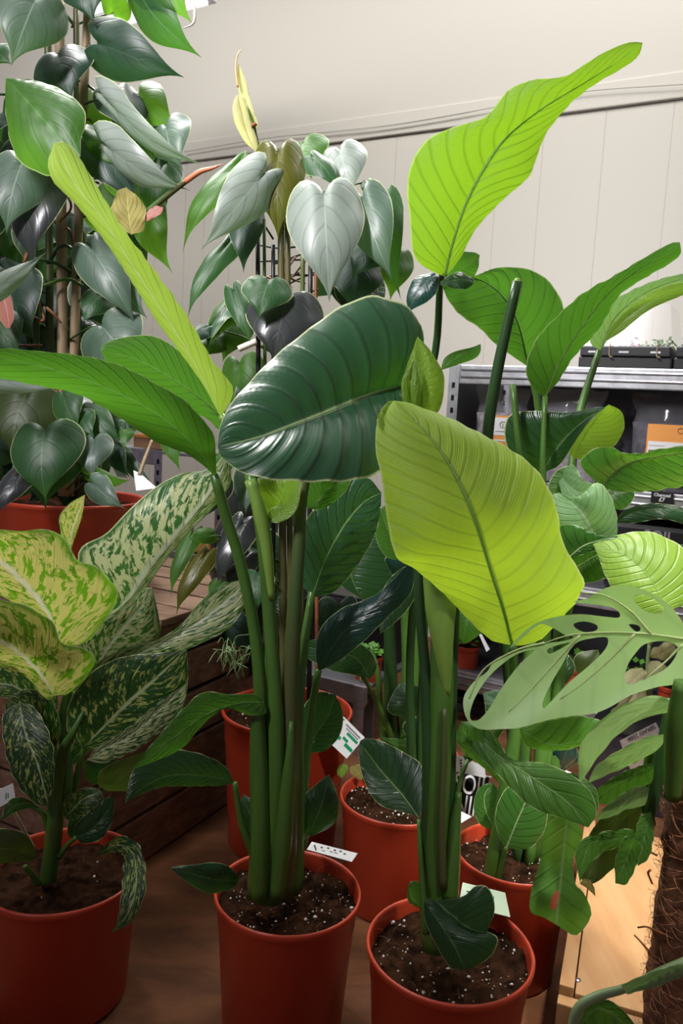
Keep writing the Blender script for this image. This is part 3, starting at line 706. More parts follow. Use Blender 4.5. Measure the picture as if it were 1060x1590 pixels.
# pine box at right
zp = .10
pA = onz(868, 1528, zp); pB = onz(905, 1292, zp)
PD = (pB - pA).normalized(); PN = V((PD.y, -PD.x, 0)); PL = .46
px_ = thing('pine_box', V((pA.x, pA.y, 0)), 'light pine box with a broad plank top and a screw, under the moss pole', 'box')
def pbox(a0, a1, b0, b1, z0, z1, mat, name, par=None, bev=.002): return boxm(name, V((pA.x, pA.y, 0)) + PD * a0 + PN * b0 + WZ * z0, PD * (a1 - a0), PN * (b1 - b0), WZ * (z1 - z0), mat, par or px_, bev)
pbox(0, PL, 0, .018, 0, zp, M['pine'], 'side_rail')
pbox(.0, PL, .0195, .135, zp - .022, zp - .006, M['pine'], 'plank')
pbox(.0, PL, .139, .26, zp - .022, zp - .006, M['pine'], 'plank')
pbox(.0, PL, .264, .40, zp - .022, zp - .006, M['pine'], 'plank')
pbox(-.019, -.001, 0, .40, 0, zp - .012, M['pine'], 'end_rail')
sc_ = onz(897, 1522, zp - .006)
v_, f_ = tube_data([sc_ - WZ * .002, sc_ + WZ * .0012], [.0042, .0036], 16, 2); mesh('screw_head', v_, f_, M['screw'], px_)

# ------------------------------------------------------------------ moss pole plant (right front)
pl = pt(1050, 1500, .90); zb = zp - .006
base = V((pl.x + .014, pl.y, zb))
mp = thing('moss_pole_monstera', base, 'slit-leaved climbing plant tied to a brown coir moss pole at the right edge', 'plant')
S = 40; n = 60; vs = []; fs = []; Hm = .42; Rm = .041
for i in range(n + 1):
    for k in range(S):
        an = 2 * math.pi * k / S; z = Hm * i / n
        q = V((math.cos(an), math.sin(an), z * 8)); r_ = Rm * (1 + .10 * noise.noise(q * 2) + .09 * noise.noise(q * 7) + .06 * noise.noise(q * 19))
        vs.append(base + V((r_ * math.cos(an), r_ * math.sin(an), z)))
for i in range(n):
    for k in range(S):
        a0 = i * S + k; a1 = i * S + (k + 1) % S; fs.append((a0, a1, a1 + S, a0 + S))
fs.append(tuple(range(n * S, n * S + S)))
mesh('moss_pole', vs, fs, M['moss'], mp)
rd = random.Random(9); vs = []; fs = []
for i in range(900):
    an = rd.random() * 6.283; z = rd.random() * Hm; p0 = base + V((Rm * math.cos(an), Rm * math.sin(an), z))
    tg = V((-math.sin(an), math.cos(an), rd.uniform(-.8, .8))) * rd.uniform(.01, .03) * rd.choice((-1, 1)); out = V((math.cos(an), math.sin(an), 0)) * rd.uniform(.002, .008)
    v_, f_ = tube_data([p0, p0 + tg * .5 + out, p0 + tg + out * .4], [.00035, .0002], 3, 4); b0 = len(vs); vs += v_; fs += [tuple(x + b0 for x in f) for f in f_]
fb = mesh('coir_fibre', vs, fs, simple('loose_coir', (.42, .18, .08), .8), mp); fb['kind'] = 'stuff'
Z = lambda zx, zy: (700 + zx / 2.944, 880 + zy / 2.944)
out1 = [Z(*q) for q in [(1090, 345), (1062, 262), (1020, 200), (960, 145), (880, 105), (800, 86), (730, 90), (670, 115), (620, 145), (560, 160), (640, 172), (710, 180), (762, 200), (768, 232), (700, 228), (600, 217), (520, 222), (440, 238), (380, 262), (320, 310), (268, 372), (330, 322), (380, 280), (415, 262), (470, 282), (520, 312), (560, 322), (520, 338), (430, 352), (330, 378), (250, 400), (190, 440), (165, 480), (105, 525), (62, 585), (56, 640), (75, 700), (128, 742), (230, 742), (310, 737), (400, 712), (480, 692), (560, 682), (650, 672), (730, 640), (820, 588), (950, 548), (1090, 515)]]
holes = [[Z(*q) for q in h] for h in ([(565, 353), (647, 327), (713, 324), (706, 375), (631, 452), (540, 528), (466, 606), (426, 647), (419, 622), (449, 548), (507, 449)],
   [(837, 403), (886, 353), (977, 340), (1035, 366), (1018, 424), (969, 474), (894, 507), (820, 540), (795, 515), (804, 457)],
   [(640, 256), (668, 270), (664, 290), (620, 300), (575, 285), (560, 262), (600, 250)], [(835, 138), (885, 130), (945, 160), (975, 197), (950, 215), (900, 207), (855, 178)],
   [(812, 264), (850, 266), (867, 285), (845, 297)], [(383, 380), (317, 441), (235, 548), (169, 655), (119, 704), (86, 688), (106, 606), (169, 507), (251, 432), (317, 393)], [(440, 378), (490, 358), (545, 346), (500, 375), (450, 398)])]
def dep1(x, y): return .80 + .10 * (1 - (x - 715) / 345) ** 1 * .8 + .02 * math.sin((y - 900) / 70) + .0012 * math.sin((x * .8 + y) / 16)
def uv1(x, y):
    # midrib runs from the right edge to the lower left
    ax, ay, bx, by = 1060, 990, 720, 1100
    L2 = (bx - ax) ** 2 + (by - ay) ** 2; v = ((x - ax) * (bx - ax) + (y - ay) * (by - ay)) / L2
    u = ((x - ax) * (by - ay) - (y - ay) * (bx - ax)) / L2 ** .5 / 150
    return (min(.97, max(.03, .5 + u / 2)), v)
poly_leaf(mp, out1, holes, dep1, 'mon', 8, uv1)
ml = [o for o in mp.children if o.name.startswith('leaf')][-1]
for vv_ in ([(1062, 992), (1000, 984), (940, 982), (885, 986), (840, 1000)], [(985, 984), (950, 1020), (905, 1060), (870, 1085)], [(900, 986), (860, 1030), (815, 1080), (790, 1105)], [(845, 998), (800, 1010), (750, 1040), (728, 1085)], [(1010, 984), (980, 950), (940, 925), (900, 920)], [(1060, 1000), (1030, 1030), (1000, 1055)]):
    tube('vein', [pt(x, y, dep1(x, y) - .0006) for x, y in vv_], [.0014, .0005], M['ribm'], ml, 6)
# leaf under it, folded
trace(mp, 'mond', [(806, 1131), (850, 1155), (900, 1150), (960, 1127)], [(850, 1118), (905, 1112), (940, 1122)], [(812, 1150), (830, 1163), (880, 1164), (930, 1145)], [.92, .9, .9], 0, .02, K=6, name='leaf')
# narrow lobed leaves reaching left from the pole
trace(mp, 'mon', [(1045, 1090), (990, 1105), (940, 1135), (905, 1175), (898, 1215)], [(1020, 1080), (975, 1090), (930, 1120), (900, 1160)], [(1040, 1105), (1000, 1115), (960, 1140), (925, 1180), (905, 1210)], [.82, .85, .88], K=5)
trace(mp, 'mon', [(1030, 1140), (990, 1165), (950, 1185), (912, 1217)], [(1000, 1145), (960, 1165), (925, 1190)], [(1025, 1160), (985, 1185), (950, 1200)], [.84, .87, .9], K=5)
trace(mp, 'mond', [(1015, 1185), (980, 1205), (945, 1225), (920, 1245)], [(990, 1190), (955, 1205), (925, 1228)], [(1010, 1215), (975, 1232), (945, 1248)], [.84, .87, .9], K=5)
trace(mp, 'mon', [(1008, 1222), (975, 1240), (945, 1260), (925, 1274)], [(985, 1222), (955, 1240), (930, 1262)], [(1000, 1250), (975, 1256), (950, 1268)], [.85, .87, .9], K=5)
trace(mp, 'mond', [(1000, 1290), (960, 1302), (915, 1312), (900, 1370)], [(960, 1288), (910, 1300), (893, 1325)], [(985, 1308), (940, 1322), (912, 1345)], [.86, .88, .88], K=5)
trace(mp, 'olive', [(998, 1250), (965, 1275), (930, 1330), (905, 1375)], [(950, 1255), (918, 1290), (900, 1340)], [(985, 1300), (955, 1345), (925, 1370)], [.90, .92, .92], K=5)
trace(mp, 'mond', [(985, 1300), (972, 1335), (955, 1372)], [(970, 1300), (955, 1335)], [(995, 1320), (975, 1370)], [.85, .86, .86], K=5)
trace(mp, 'mond', [(1010, 1260), (1000, 1300), (990, 1345)], [(992, 1270), (986, 1310)], [(1015, 1290), (1008, 1330)], [.86, .86, .86], K=5)
# big leaf hanging with torn holes
outh = [(862, 1260), (905, 1290), (890, 1330), (893, 1372), (905, 1385), (918, 1420), (895, 1452), (870, 1440), (845, 1425), (823, 1415), (825, 1380), (840, 1330), (845, 1290)]
poly_leaf(mp, outh, [[(862, 1384), (868, 1386), (862, 1412), (854, 1408), (856, 1394)]], lambda x, y: .96 + (x - 860) * .0004 + .01 * math.sin(y / 23), 'mond', 8, lambda x, y: (.5 + (x - 872 + (y - 1350) * .1) / 110, (y - 1260) / 190))
# stems, thick petioles
ptube('stem', [(1062, 1060, .80, 16), (1050, 1130, .81, 17), (1045, 1200, .83, 15), (1044, 1238, .84, 13)], M['stem'], mp, 12)
ptube('stem', [(1042, 1085, .86, 8), (1030, 1150, .86, 9), (1015, 1230, .87, 11), (1003, 1290, .88, 9), (985, 1320, .88, 6), (968, 1345, .88, 3)], M['stemd'], mp, 10)
ptube('stem', [(1010, 1160, .88, 6), (1000, 1230, .89, 8), (1010, 1280, .9, 8)], M['stem'], mp, 10)
for a in (((1012, 1372), (1000, 1345)), ((985, 1452), (1005, 1480)), ((985, 1320), (1010, 1322)), ((990, 1440), (1020, 1445)), ((1000, 1210), (1035, 1195))):
    (x0, y0), (x1_, y1_) = a; ptube('aerial_root', [(x0, y0, .88, 1.5), ((x0 + x1_) / 2, (y0 + y1_) / 2 - 3, .87, 1.5), (x1_ + 10, y1_ + 6, .87, 2)], M['root'], mp, 5)
# fruitless petiole crossing the corner
ptube('petiole', [(888, 1600, .70, 8), (898, 1565, .70, 8), (930, 1546, .70, 7), (966, 1536, .70, 6), (1010, 1518, .70, 10), (1075, 1495, .70, 12)], M['stemp'], mp, 12)
trace(mp, 'mond', [(895, 1595), (930, 1565), (970, 1590), (1000, 1620)], [(915, 1560), (950, 1555), (985, 1590)], [(900, 1625), (950, 1640)], [.72, .72, .72], K=4)
trace(mp, 'mon', [(964, 1530), (1000, 1530), (1030, 1520), (1075, 1508)], [(980, 1522), (1030, 1503), (1070, 1496)], [(975, 1545), (985, 1540), (1030, 1528)], [.695, .695, .695], K=4)

trace(mp, 'ochre', [(905, 1364), (915, 1372), (924, 1392)], [(900, 1372), (912, 1380)], [(915, 1366), (922, 1378)], [.87, .87, .87], K=2)
def rimc(x, y, z=.18): return onz(x, y, z)
# ------------------------------------------------------------------ bird of paradise, middle front
c = rimc(447, 1381); s1 = thing('bird_of_paradise', (c.x, c.y, 0), 'bird of paradise in the middle front red pot, with the big glossy dark leaf', 'potted plant')
pot(s1, c, .095, .18, seed=2)
D0 = depth_of(c)
ST = lambda pp, m='stem', seg=12, par=s1, nm='stem': ptube(nm, pp, M[m], par, seg)
ST([(398, 1392, 1.03, 16), (408, 1250, 1.02, 16), (406, 1100, 1.0, 13), (395, 980, .99, 11), (372, 870, .98, 9), (350, 800, .97, 9), (333, 735, .96, 8)])
ST([(420, 1395, 1.02, 20), (428, 1250, 1.0, 19), (428, 1100, .99, 15), (420, 980, .985, 11), (412, 880, .98, 11), (402, 800, .975, 10), (388, 735, .97, 9)], 'stem')
ST([(440, 1388, 1.03, 18), (447, 1250, 1.01, 17), (450, 1100, 1.0, 16), (455, 980, .99, 13), (463, 860, .985, 11), (474, 740, .99, 9), (520, 640, 1.0, 6)], 'stemb')
ST([(455, 1385, 1.045, 12), (463, 1250, 1.03, 12), (462, 1130, 1.03, 9), (470, 1020, 1.04, 8), (484, 920, 1.06, 6)], 'stem')
ST([(462, 1380, 1.05, 8), (470, 1260, 1.05, 7), (480, 1130, 1.06, 7), (494, 1040, 1.06, 6)], 'stem')
ST([(408, 1390, 1.01, 9), (395, 1330, 1.0, 8), (376, 1280, .99, 6), (364, 1215, .98, 4)], 'stem', 10)
ST([(440, 1378, 1.06, 9), (455, 1350, 1.05, 6), (470, 1318, 1.04, 4), (479, 1297, 1.04, 2.5)], 'stem', 8)
ST([(402, 1395, 1.0, 14), (404, 1300, .995, 16), (402, 1190, .99, 15), (398, 1090, .985, 10)], 'stem', 12)
ST([(430, 1392, 1.0, 12), (440, 1300, .99, 15), (449, 1200, .985, 12), (452, 1120, .985, 3)], 'stem', 12)
# narrow lime leaf rising to the upper left (half folded)
trace(s1, 'limew', [(343, 648), (300, 560), (250, 480), (205, 410), (160, 340), (120, 290), (98, 250), (84, 222)],
      [(318, 600), (280, 545), (240, 490), (205, 430), (165, 370), (120, 318), (85, 285), (74, 255)],
      [(362, 605), (330, 560), (290, 490), (240, 420), (195, 360), (160, 305), (130, 255), (105, 222)], [.97, .90, .84, .80], .03, -.005, rib=0, bulge=.2, K=14, wav=.0)
ptube('petiole', [(404, 740, .975, 10), (385, 700, .97, 10), (362, 672, .97, 9), (343, 645, .97, 6)], M['steml'], s1, 10)
# broad leaf reaching out of the left edge
trace(s1, 'green', [(336, 742), (300, 690), (240, 640), (160, 600), (70, 570), (-40, 548)],
      [(333, 680), (318, 655), (285, 620), (250, 600), (205, 575), (165, 560), (110, 550), (55, 545), (10, 541)],
      [(318, 725), (290, 705), (240, 685), (180, 645), (120, 612), (50, 597), (-20, 580)], [.955, .90, .85, .80], .0, .03, bulge=.12, K=12)
trace(s1, 'green', [(352, 655), (320, 625), (270, 590), (215, 560), (157, 545)],
      [(345, 620), (320, 590), (285, 550), (240, 522), (190, 524), (160, 535)],
      [(345, 672), (318, 648), (290, 640), (255, 615), (210, 585), (170, 566)], [.99, .97, .95], 0, .02, rib=.0012, ribmat='rib', K=10)
# hero dark glossy leaf
trace(s1, 'deep', [(632, 596), (590, 608), (545, 625), (500, 643), (450, 662), (400, 680), (338, 693)],
      [(655, 560), (655, 510), (635, 478), (605, 464), (575, 459), (530, 475), (480, 510), (430, 550), (390, 590), (360, 625), (342, 660)],
      [(634, 640), (628, 680), (600, 725), (560, 744), (500, 748), (430, 745), (380, 735), (345, 712)], [.99, .93, .87, .84], .06, -.05, rib=.0026, ribmat='stemp', bulge=.10, K=10, skew=2.2, rip=.0016, N=60, H=10)
# light folded sheath below it
trace(s1, 'lime2', [(418, 808), (440, 790), (452, 770), (470, 745)], [(402, 790), (395, 765), (385, 745)], [(440, 808), (460, 790), (485, 740)], [.99, .99, .99], 0, .015, K=4, name='leaf')
ptube('leaf_sheath', [(388, 745, .965, 9), (402, 790, .965, 11), (414, 850, .968, 9), (422, 930, .975, 5)], M['steml'], s1, 10)
trace(s1, 'lime2', [(414, 806), (430, 800), (450, 778), (458, 745)], [(420, 790), (435, 780), (445, 745)], [(430, 812), (458, 795), (468, 750)], [.97, .97, .97], 0, -.01, K=3)
trace(s1, 'green', [(478, 790), (500, 770), (530, 735)], [(470, 770), (478, 740)], [(500, 790), (530, 770), (545, 745)], [1.02, 1.02, 1.02], K=4)
# leaves behind the stems
trace(s1, 'deep', [(484, 928), (505, 870), (535, 815), (565, 780), (592, 765)], [(468, 905), (462, 870), (468, 820), (500, 775), (530, 750), (570, 742)], [(520, 918), (550, 885), (578, 840), (590, 800)], [1.06, 1.08, 1.1], .0, .01, rib=.0015, ribmat='rib', K=7, rip=.003)
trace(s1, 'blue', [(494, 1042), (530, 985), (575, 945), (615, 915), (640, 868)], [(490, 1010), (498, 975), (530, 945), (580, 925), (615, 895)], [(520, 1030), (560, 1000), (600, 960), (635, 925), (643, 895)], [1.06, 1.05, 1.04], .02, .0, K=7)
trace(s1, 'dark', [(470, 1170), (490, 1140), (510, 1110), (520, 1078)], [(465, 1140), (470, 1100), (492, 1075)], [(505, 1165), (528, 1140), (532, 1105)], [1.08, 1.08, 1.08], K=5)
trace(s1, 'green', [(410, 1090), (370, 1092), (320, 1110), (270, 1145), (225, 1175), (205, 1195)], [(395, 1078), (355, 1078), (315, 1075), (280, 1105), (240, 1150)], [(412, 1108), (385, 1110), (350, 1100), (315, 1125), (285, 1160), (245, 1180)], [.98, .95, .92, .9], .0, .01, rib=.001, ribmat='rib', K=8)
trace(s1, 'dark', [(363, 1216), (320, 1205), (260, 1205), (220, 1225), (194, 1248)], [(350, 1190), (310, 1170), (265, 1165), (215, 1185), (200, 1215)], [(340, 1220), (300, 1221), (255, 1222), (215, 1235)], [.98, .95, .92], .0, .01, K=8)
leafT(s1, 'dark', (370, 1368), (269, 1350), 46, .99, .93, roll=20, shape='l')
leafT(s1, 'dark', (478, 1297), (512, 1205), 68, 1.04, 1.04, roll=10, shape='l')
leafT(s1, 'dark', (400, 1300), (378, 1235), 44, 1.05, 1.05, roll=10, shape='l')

# ------------------------------------------------------------------ bird of paradise, right front
c = rimc(698, 1468); s2 = thing('bird_of_paradise', (c.x, c.y, 0), 'bird of paradise in the nearest red pot, with the large lime leaf hanging over it', 'potted plant')
pot(s2, c, .0985, .18, seed=5, perl=60)
T2 = lambda pp, m='stem', seg=12, nm='stem': ptube(nm, pp, M[m], s2, seg)
T2([(678, 1470, .93, 24), (674, 1380, .925, 22), (678, 1260, .915, 19), (684, 1120, .91, 19), (686, 1000, .905, 19), (684, 930, .90, 17), (686, 880, .90, 14)], 'stem', 16)
T2([(695, 1445, .93, 12), (694, 1330, .925, 12), (697, 1200, .92, 11), (702, 1060, .92, 9), (707, 940, .92, 7), (710, 890, .92, 6)], 'stemd')
T2([(668, 1460, .925, 11), (662, 1340, .92, 10), (664, 1200, .91, 9), (660, 1050, .91, 9), (652, 950, .915, 8), (650, 870, .92, 8), (655, 760, .93, 7), (655, 640, .94, 6)], 'stemd')
T2([(686, 1400, .918, 8), (690, 1330, .915, 9), (702, 1270, .915, 6), (715, 1210, .92, 4), (726, 1180, .93, 3)], 'stem', 10)
T2([(662, 1450, .90, 6), (656, 1380, .905, 5), (652, 1320, .91, 4), (650, 1272, .92, 3.5)], 'stem', 8)
T2([(683, 880, .90, 28), (684, 950, .892, 24), (688, 1010, .892, 14), (694, 1080, .90, 5)], 'steml', 12, 'leaf_sheath')
T2([(688, 1380, .905, 6), (686, 1280, .897, 6), (689, 1180, .892, 5), (690, 1100, .89, 3)], 'stemb', 10)
T2([(700, 1395, .91, 12), (702, 1340, .91, 13), (706, 1280, .912, 10), (712, 1230, .915, 5)], 'stem')
# large lime leaf
trace(s2, 'lime', [(795, 1002), (782, 950), (760, 880), (735, 800), (700, 725), (660, 670), (612, 622)],
      [(760, 990), (720, 955), (680, 915), (640, 880), (613, 862), (600, 800), (592, 740), (583, 700), (586, 655), (600, 632)],
      [(840, 992), (885, 950), (907, 910), (895, 880), (872, 840), (862, 780), (835, 730), (795, 700), (745, 675), (700, 650), (660, 632), (630, 622)], [.90, .85, .82, .84, .88], .02, .04, rib=.0024, ribmat='rib', bulge=.12, K=16, skew=3, rip=.0016, N=64, H=10, wav=.003)
trace(s2, 'lime', [(612, 622), (600, 640), (590, 665)], [(598, 628), (585, 650)], [(615, 640), (600, 668)], [.885, .87, .86], K=2)
T2([(722, 1180, .95, 7), (770, 1140, .95, 7), (795, 1070, .93, 8), (796, 1000, .90, 7)], 'stem', 10, 'petiole')
# furled young leaf spear
trace(s2, 'lime2', [(655, 640), (655, 600), (652, 560), (648, 522)], [(630, 630), (625, 590), (640, 545)], [(680, 640), (690, 590), (672, 550), (655, 530)], [.955, .95, .945], .02, .0, K=3, rib=.0012, ribmat='rib', bulge=.3)
trace(s2, 'lime2', [(640, 640), (636, 600), (642, 560)], [(626, 625), (624, 590)], [(650, 630), (652, 590)], [.94, .935, .935], K=3, bulge=.35)
# low leaves
trace(s2, 'dark', [(676, 1398), (700, 1420), (725, 1440), (755, 1450)], [(700, 1396), (722, 1390), (738, 1376), (758, 1378), (768, 1410)], [(700, 1432), (730, 1448)], [.90, .88, .88], 0, 0, K=4, rip=.001)
trace(s2, 'dark', [(658, 1400), (680, 1430), (705, 1470), (722, 1505)], [(672, 1395), (700, 1420), (740, 1440), (772, 1455), (765, 1480), (740, 1500)], [(660, 1430), (678, 1470), (700, 1503)], [.885, .875, .875], 0.01, 0, K=4)
trace(s2, 'gloss', [(655, 1412), (640, 1395), (633, 1375)], [(634, 1400), (632, 1385)], [(655, 1390), (650, 1370), (640, 1368)], [.93, .93, .93], K=3)
trace(s2, 'dark', [(650, 1270), (625, 1235), (590, 1195), (558, 1152)], [(660, 1235), (655, 1190), (630, 1170), (590, 1150), (565, 1147)], [(630, 1262), (590, 1250), (568, 1220), (557, 1180)], [.92, .95, .97], 0, 0, K=6, rib=.001, ribmat='rib')
# large low leaf arching right
trace(s2, 'mond', [(775, 1215), (745, 1170), (722, 1140), (716, 1120)], [(748, 1190), (722, 1170), (708, 1145)], [(790, 1200), (780, 1160), (750, 1125)], [.93, .92, .92], K=4, bulge=.2)
trace(s2, 'mond', [(722, 1122), (770, 1170), (830, 1210), (880, 1245), (913, 1285)], [(750, 1122), (790, 1175), (845, 1185), (890, 1205), (920, 1235), (925, 1265)], [(730, 1160), (765, 1195), (820, 1250), (870, 1270)], [.93, .90, .87, .87], .0, 0, K=8, rib=.001, ribmat='rib', rip=.0015)
trace(s2, 'green', [(870, 1200), (895, 1225), (913, 1280)], [(895, 1202), (925, 1225), (927, 1262)], [(868, 1222), (890, 1258)], [.89, .885, .88], K=3)

# ------------------------------------------------------------------ plant right of it
c = rimc(797, 1322); s3 = thing('bird_of_paradise', (c.x, c.y, 0), 'bird of paradise behind the nearest pot, its leaves reaching before the charcoal shelf', 'potted plant')
pot(s3, c, .0835, .18, seed=8, perl=50)
T3 = lambda pp, m='stem', seg=10, nm='stem', p=s3: ptube(nm, pp, M[m], p, seg)
T3([(762, 1372, 1.12, 14), (775, 1290, 1.11, 13), (788, 1210, 1.10, 12), (800, 1130, 1.1, 10), (800, 1060, 1.1, 9)], 'stem')
T3([(770, 1375, 1.11, 6), (780, 1335, 1.10, 5), (786, 1315, 1.09, 3)])
T3([(830, 1340, 1.19, 12), (838, 1200, 1.18, 11), (845, 1060, 1.2, 10), (845, 900, 1.2, 8), (842, 760, 1.2, 6), (846, 615, 1.2, 4)])
T3([(815, 1345, 1.2, 12), (812, 1200, 1.2, 11), (820, 1050, 1.2, 10), (828, 900, 1.22, 9), (832, 800, 1.22, 7), (807, 700, 1.2, 5.5), (796, 597, 1.2, 4.5)], 'stem')
T3([(805, 1345, 1.19, 11), (800, 1200, 1.18, 11), (790, 1050, 1.16, 10), (770, 900, 1.14, 9), (757, 770, 1.12, 9), (757, 672, 1.1, 9), (775, 560, 1.08, 9), (803, 437, 1.06, 8)], 'stemd')
T3([(803, 440, 1.06, 7.5), (804, 433, 1.06, 5)], 'steml', 10, 'cut_end')
T3([(845, 1335, 1.2, 11), (858, 1200, 1.2, 11), (866, 1050, 1.22, 10), (872, 900, 1.26, 8), (886, 740, 1.32, 7), (900, 640, 1.36, 6.5), (930, 545, 1.38, 5)], 'stem')
T3([(820, 1345, 1.17, 9), (868, 1050, 1.2, 9), (880, 960, 1.2, 7), (872, 880, 1.18, 6)])
trace(s3, 'gloss', [(786, 1316), (800, 1280), (815, 1245), (820, 1215)], [(775, 1300), (768, 1265), (785, 1225)], [(820, 1318), (845, 1290), (850, 1250), (838, 1220)], [1.09, 1.08, 1.08], K=5, rib=.0016, ribmat='stemp', rip=.001)
trace(s3, 'gloss', [(770, 1290), (755, 1262), (752, 1235), (765, 1215)], [(745, 1280), (735, 1250), (745, 1222)], [(778, 1270), (780, 1240)], [1.12, 1.12, 1.12], K=4)
# upper leaves
trace(s3, 'green', [(846, 617), (870, 560), (905, 505), (945, 455), (990, 420), (1055, 376)],
      [(825, 600), (816, 570), (830, 530), (860, 495), (905, 455), (950, 430), (1000, 400), (1040, 378)],
      [(868, 590), (890, 555), (930, 510), (960, 460), (1000, 432), (1035, 412), (1056, 395)], [1.2, 1.15, 1.1, 1.08], .0, .02, rib=.0018, ribmat='stemp', K=12, rip=.0018)
trace(s3, 'pale', [(932, 545), (950, 500), (985, 465), (1030, 442), (1090, 425)], [(915, 530), (925, 495), (960, 462), (1010, 438), (1060, 425)], [(955, 512), (985, 490), (1030, 462), (1090, 445)], [1.38, 1.33, 1.3], .0, .02, rib=.0016, ribmat='stemp', K=10, rip=.0018)
trace(s3, 'lime2', [(940, 530), (970, 495), (1020, 462), (1090, 440)], [(950, 505), (1000, 460), (1050, 440)], [(965, 515), (1010, 480), (1080, 450)], [1.34, 1.3, 1.28], K=8)
# folded one
trace(s3, 'dark', [(840, 735), (870, 690), (905, 655), (940, 632)], [(800, 715), (783, 680), (790, 645), (830, 638), (880, 640), (930, 632)], [(868, 722), (890, 690), (915, 655)], [1.24, 1.2, 1.17], .02, -.01, K=7, rib=.001, ribmat='rib')
trace(s3, 'lime2', [(890, 712), (905, 680), (925, 650), (945, 628)], [(884, 700), (890, 680), (915, 650)], [(915, 712), (950, 695), (968, 668), (965, 640)], [1.25, 1.24, 1.2], K=5)
# glossy leaf to the right edge
trace(s3, 'gloss', [(935, 752), (965, 725), (1000, 712), (1040, 706), (1090, 700)], [(915, 740), (900, 715), (935, 693), (980, 705), (1030, 696), (1085, 690)], [(950, 762), (985, 764), (1030, 760), (1090, 745)], [1.2, 1.15, 1.1], .0, .02, rib=.0022, ribmat='stemp', K=8, rip=.002)
T3([(872, 1000, 1.22, 8), (900, 850, 1.22, 7), (918, 790, 1.21, 6), (935, 752, 1.2, 5)], 'stem')
# pale curled
trace(s3, 'pale', [(930, 845), (905, 800), (880, 775), (868, 765)], [(880, 840), (850, 815), (846, 790), (855, 770)], [(955, 835), (957, 800), (945, 765), (925, 750), (895, 772)], [1.12, 1.1, 1.1], .0, .0, K=7, rip=.0015, bulge=.25)
trace(s3, 'green', [(905, 775), (880, 765), (868, 775), (858, 790)], [(905, 750), (890, 725), (865, 730), (850, 760)], [(885, 780), (875, 782)], [1.16, 1.15, 1.14], K=4)
trace(s3, 'pale', [(868, 730), (878, 750), (900, 765), (925, 752)], [(890, 722), (905, 745)], [(868, 755), (885, 780), (910, 772)], [1.16, 1.12, 1.1], K=3)
trace(s3, 'gloss', [(880, 868), (905, 848), (935, 838), (965, 832)], [(868, 850), (862, 820), (890, 815), (930, 830)], [(900, 862), (940, 850), (960, 842)], [1.1, 1.08, 1.08], rib=.002, ribmat='stemp', K=5)
trace(s3, 'green', [(895, 880), (930, 860), (960, 852), (985, 850)], [(890, 862), (930, 845), (970, 842)], [(905, 905), (945, 895), (980, 865)], [1.14, 1.12, 1.12], K=5, rib=.001)
trace(s3, 'dark', [(955, 812), (985, 795), (1030, 790), (1085, 800)], [(970, 792), (1005, 782), (1050, 785)], [(985, 812), (1030, 806), (1080, 818)], [1.15, 1.12, 1.12], K=7)
trace(s3, 'gloss', [(1010, 848), (1040, 848), (1085, 850)], [(1030, 845), (1060, 846)], [(1030, 856), (1060, 858)], [1.25, 1.22, 1.2], K=4)
trace(s3, 'lime2', [(1035, 950), (1010, 900), (975, 865), (920, 845)], [(1000, 955), (965, 935), (940, 895), (928, 862)], [(1075, 930), (1085, 880), (1060, 850), (1010, 826), (960, 830)], [1.05, 1.06, 1.08], .0, .02, K=8, rib=.0012, ribmat='rib', rip=.0015)
trace(s3, 'gloss', [(955, 735), (940, 775), (950, 790)], [(925, 740), (925, 770)], [(985, 765), (970, 790)], [1.3, 1.28, 1.28], K=4)
leafT(s3, 'green', (735, 935), (718, 1000), 60, 1.25, 1.25, roll=30, shape='l')
leafT(s3, 'dark', (795, 1120), (752, 1075), 60, 1.15, 1.15, roll=30, shape='l')
leafT(s3, 'blue', (870, 1195), (880, 1130), 45, 1.2, 1.2, roll=10, shape='l')

# ------------------------------------------------------------------ tall plant behind with the raised lime leaf
c = rimc(640, 1172); s4 = thing('bird_of_paradise', (c.x, c.y, 0), 'tallest bird of paradise at the back, whose lime leaf points to the upper right', 'potted plant')
pot(s4, c, .088, .18, seed=11, perl=20)
T4 = lambda pp, m='stem', seg=10, nm='stem': ptube(nm, pp, M[m], s4, seg)
T4([(610, 1175, 1.47, 13), (606, 1050, 1.45, 11), (605, 950, 1.44, 9), (612, 820, 1.42, 8), (640, 680, 1.4, 7), (675, 550, 1.36, 6), (683, 440, 1.3, 6), (690, 425, 1.25, 5)], 'stemd')
T4([(628, 1178, 1.46, 10), (632, 1050, 1.45, 9), (628, 930, 1.44, 8), (622, 850, 1.44, 6)])
T4([(642, 1175, 1.46, 11), (645, 1050, 1.45, 9), (650, 930, 1.44, 8), (700, 880, 1.42, 8), (800, 820, 1.38, 7), (830, 740, 1.36, 6), (836, 640, 1.34, 6), (822, 568, 1.32, 5)])
T4([(598, 1175, 1.44, 6), (590, 1090, 1.42, 5), (585, 1040, 1.4, 5), (575, 1000, 1.4, 3)])
T4([(618, 1172, 1.45, 6), (598, 1120, 1.4, 5), (575, 1070, 1.36, 4), (562, 1050, 1.33, 3)])
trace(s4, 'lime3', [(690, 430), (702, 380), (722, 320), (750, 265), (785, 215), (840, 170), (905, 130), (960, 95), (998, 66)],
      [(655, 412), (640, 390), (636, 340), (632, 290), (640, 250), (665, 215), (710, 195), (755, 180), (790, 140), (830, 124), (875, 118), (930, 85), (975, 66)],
      [(715, 400), (740, 355), (780, 310), (820, 275), (835, 240), (850, 205), (885, 160), (920, 132), (960, 110), (990, 88)], [1.25, 1.18, 1.12, 1.08], .0, .02, rib=.0026, ribmat='rib', bulge=.1, K=17, skew=3.6, rip=.002, N=64, H=10, wav=.003)
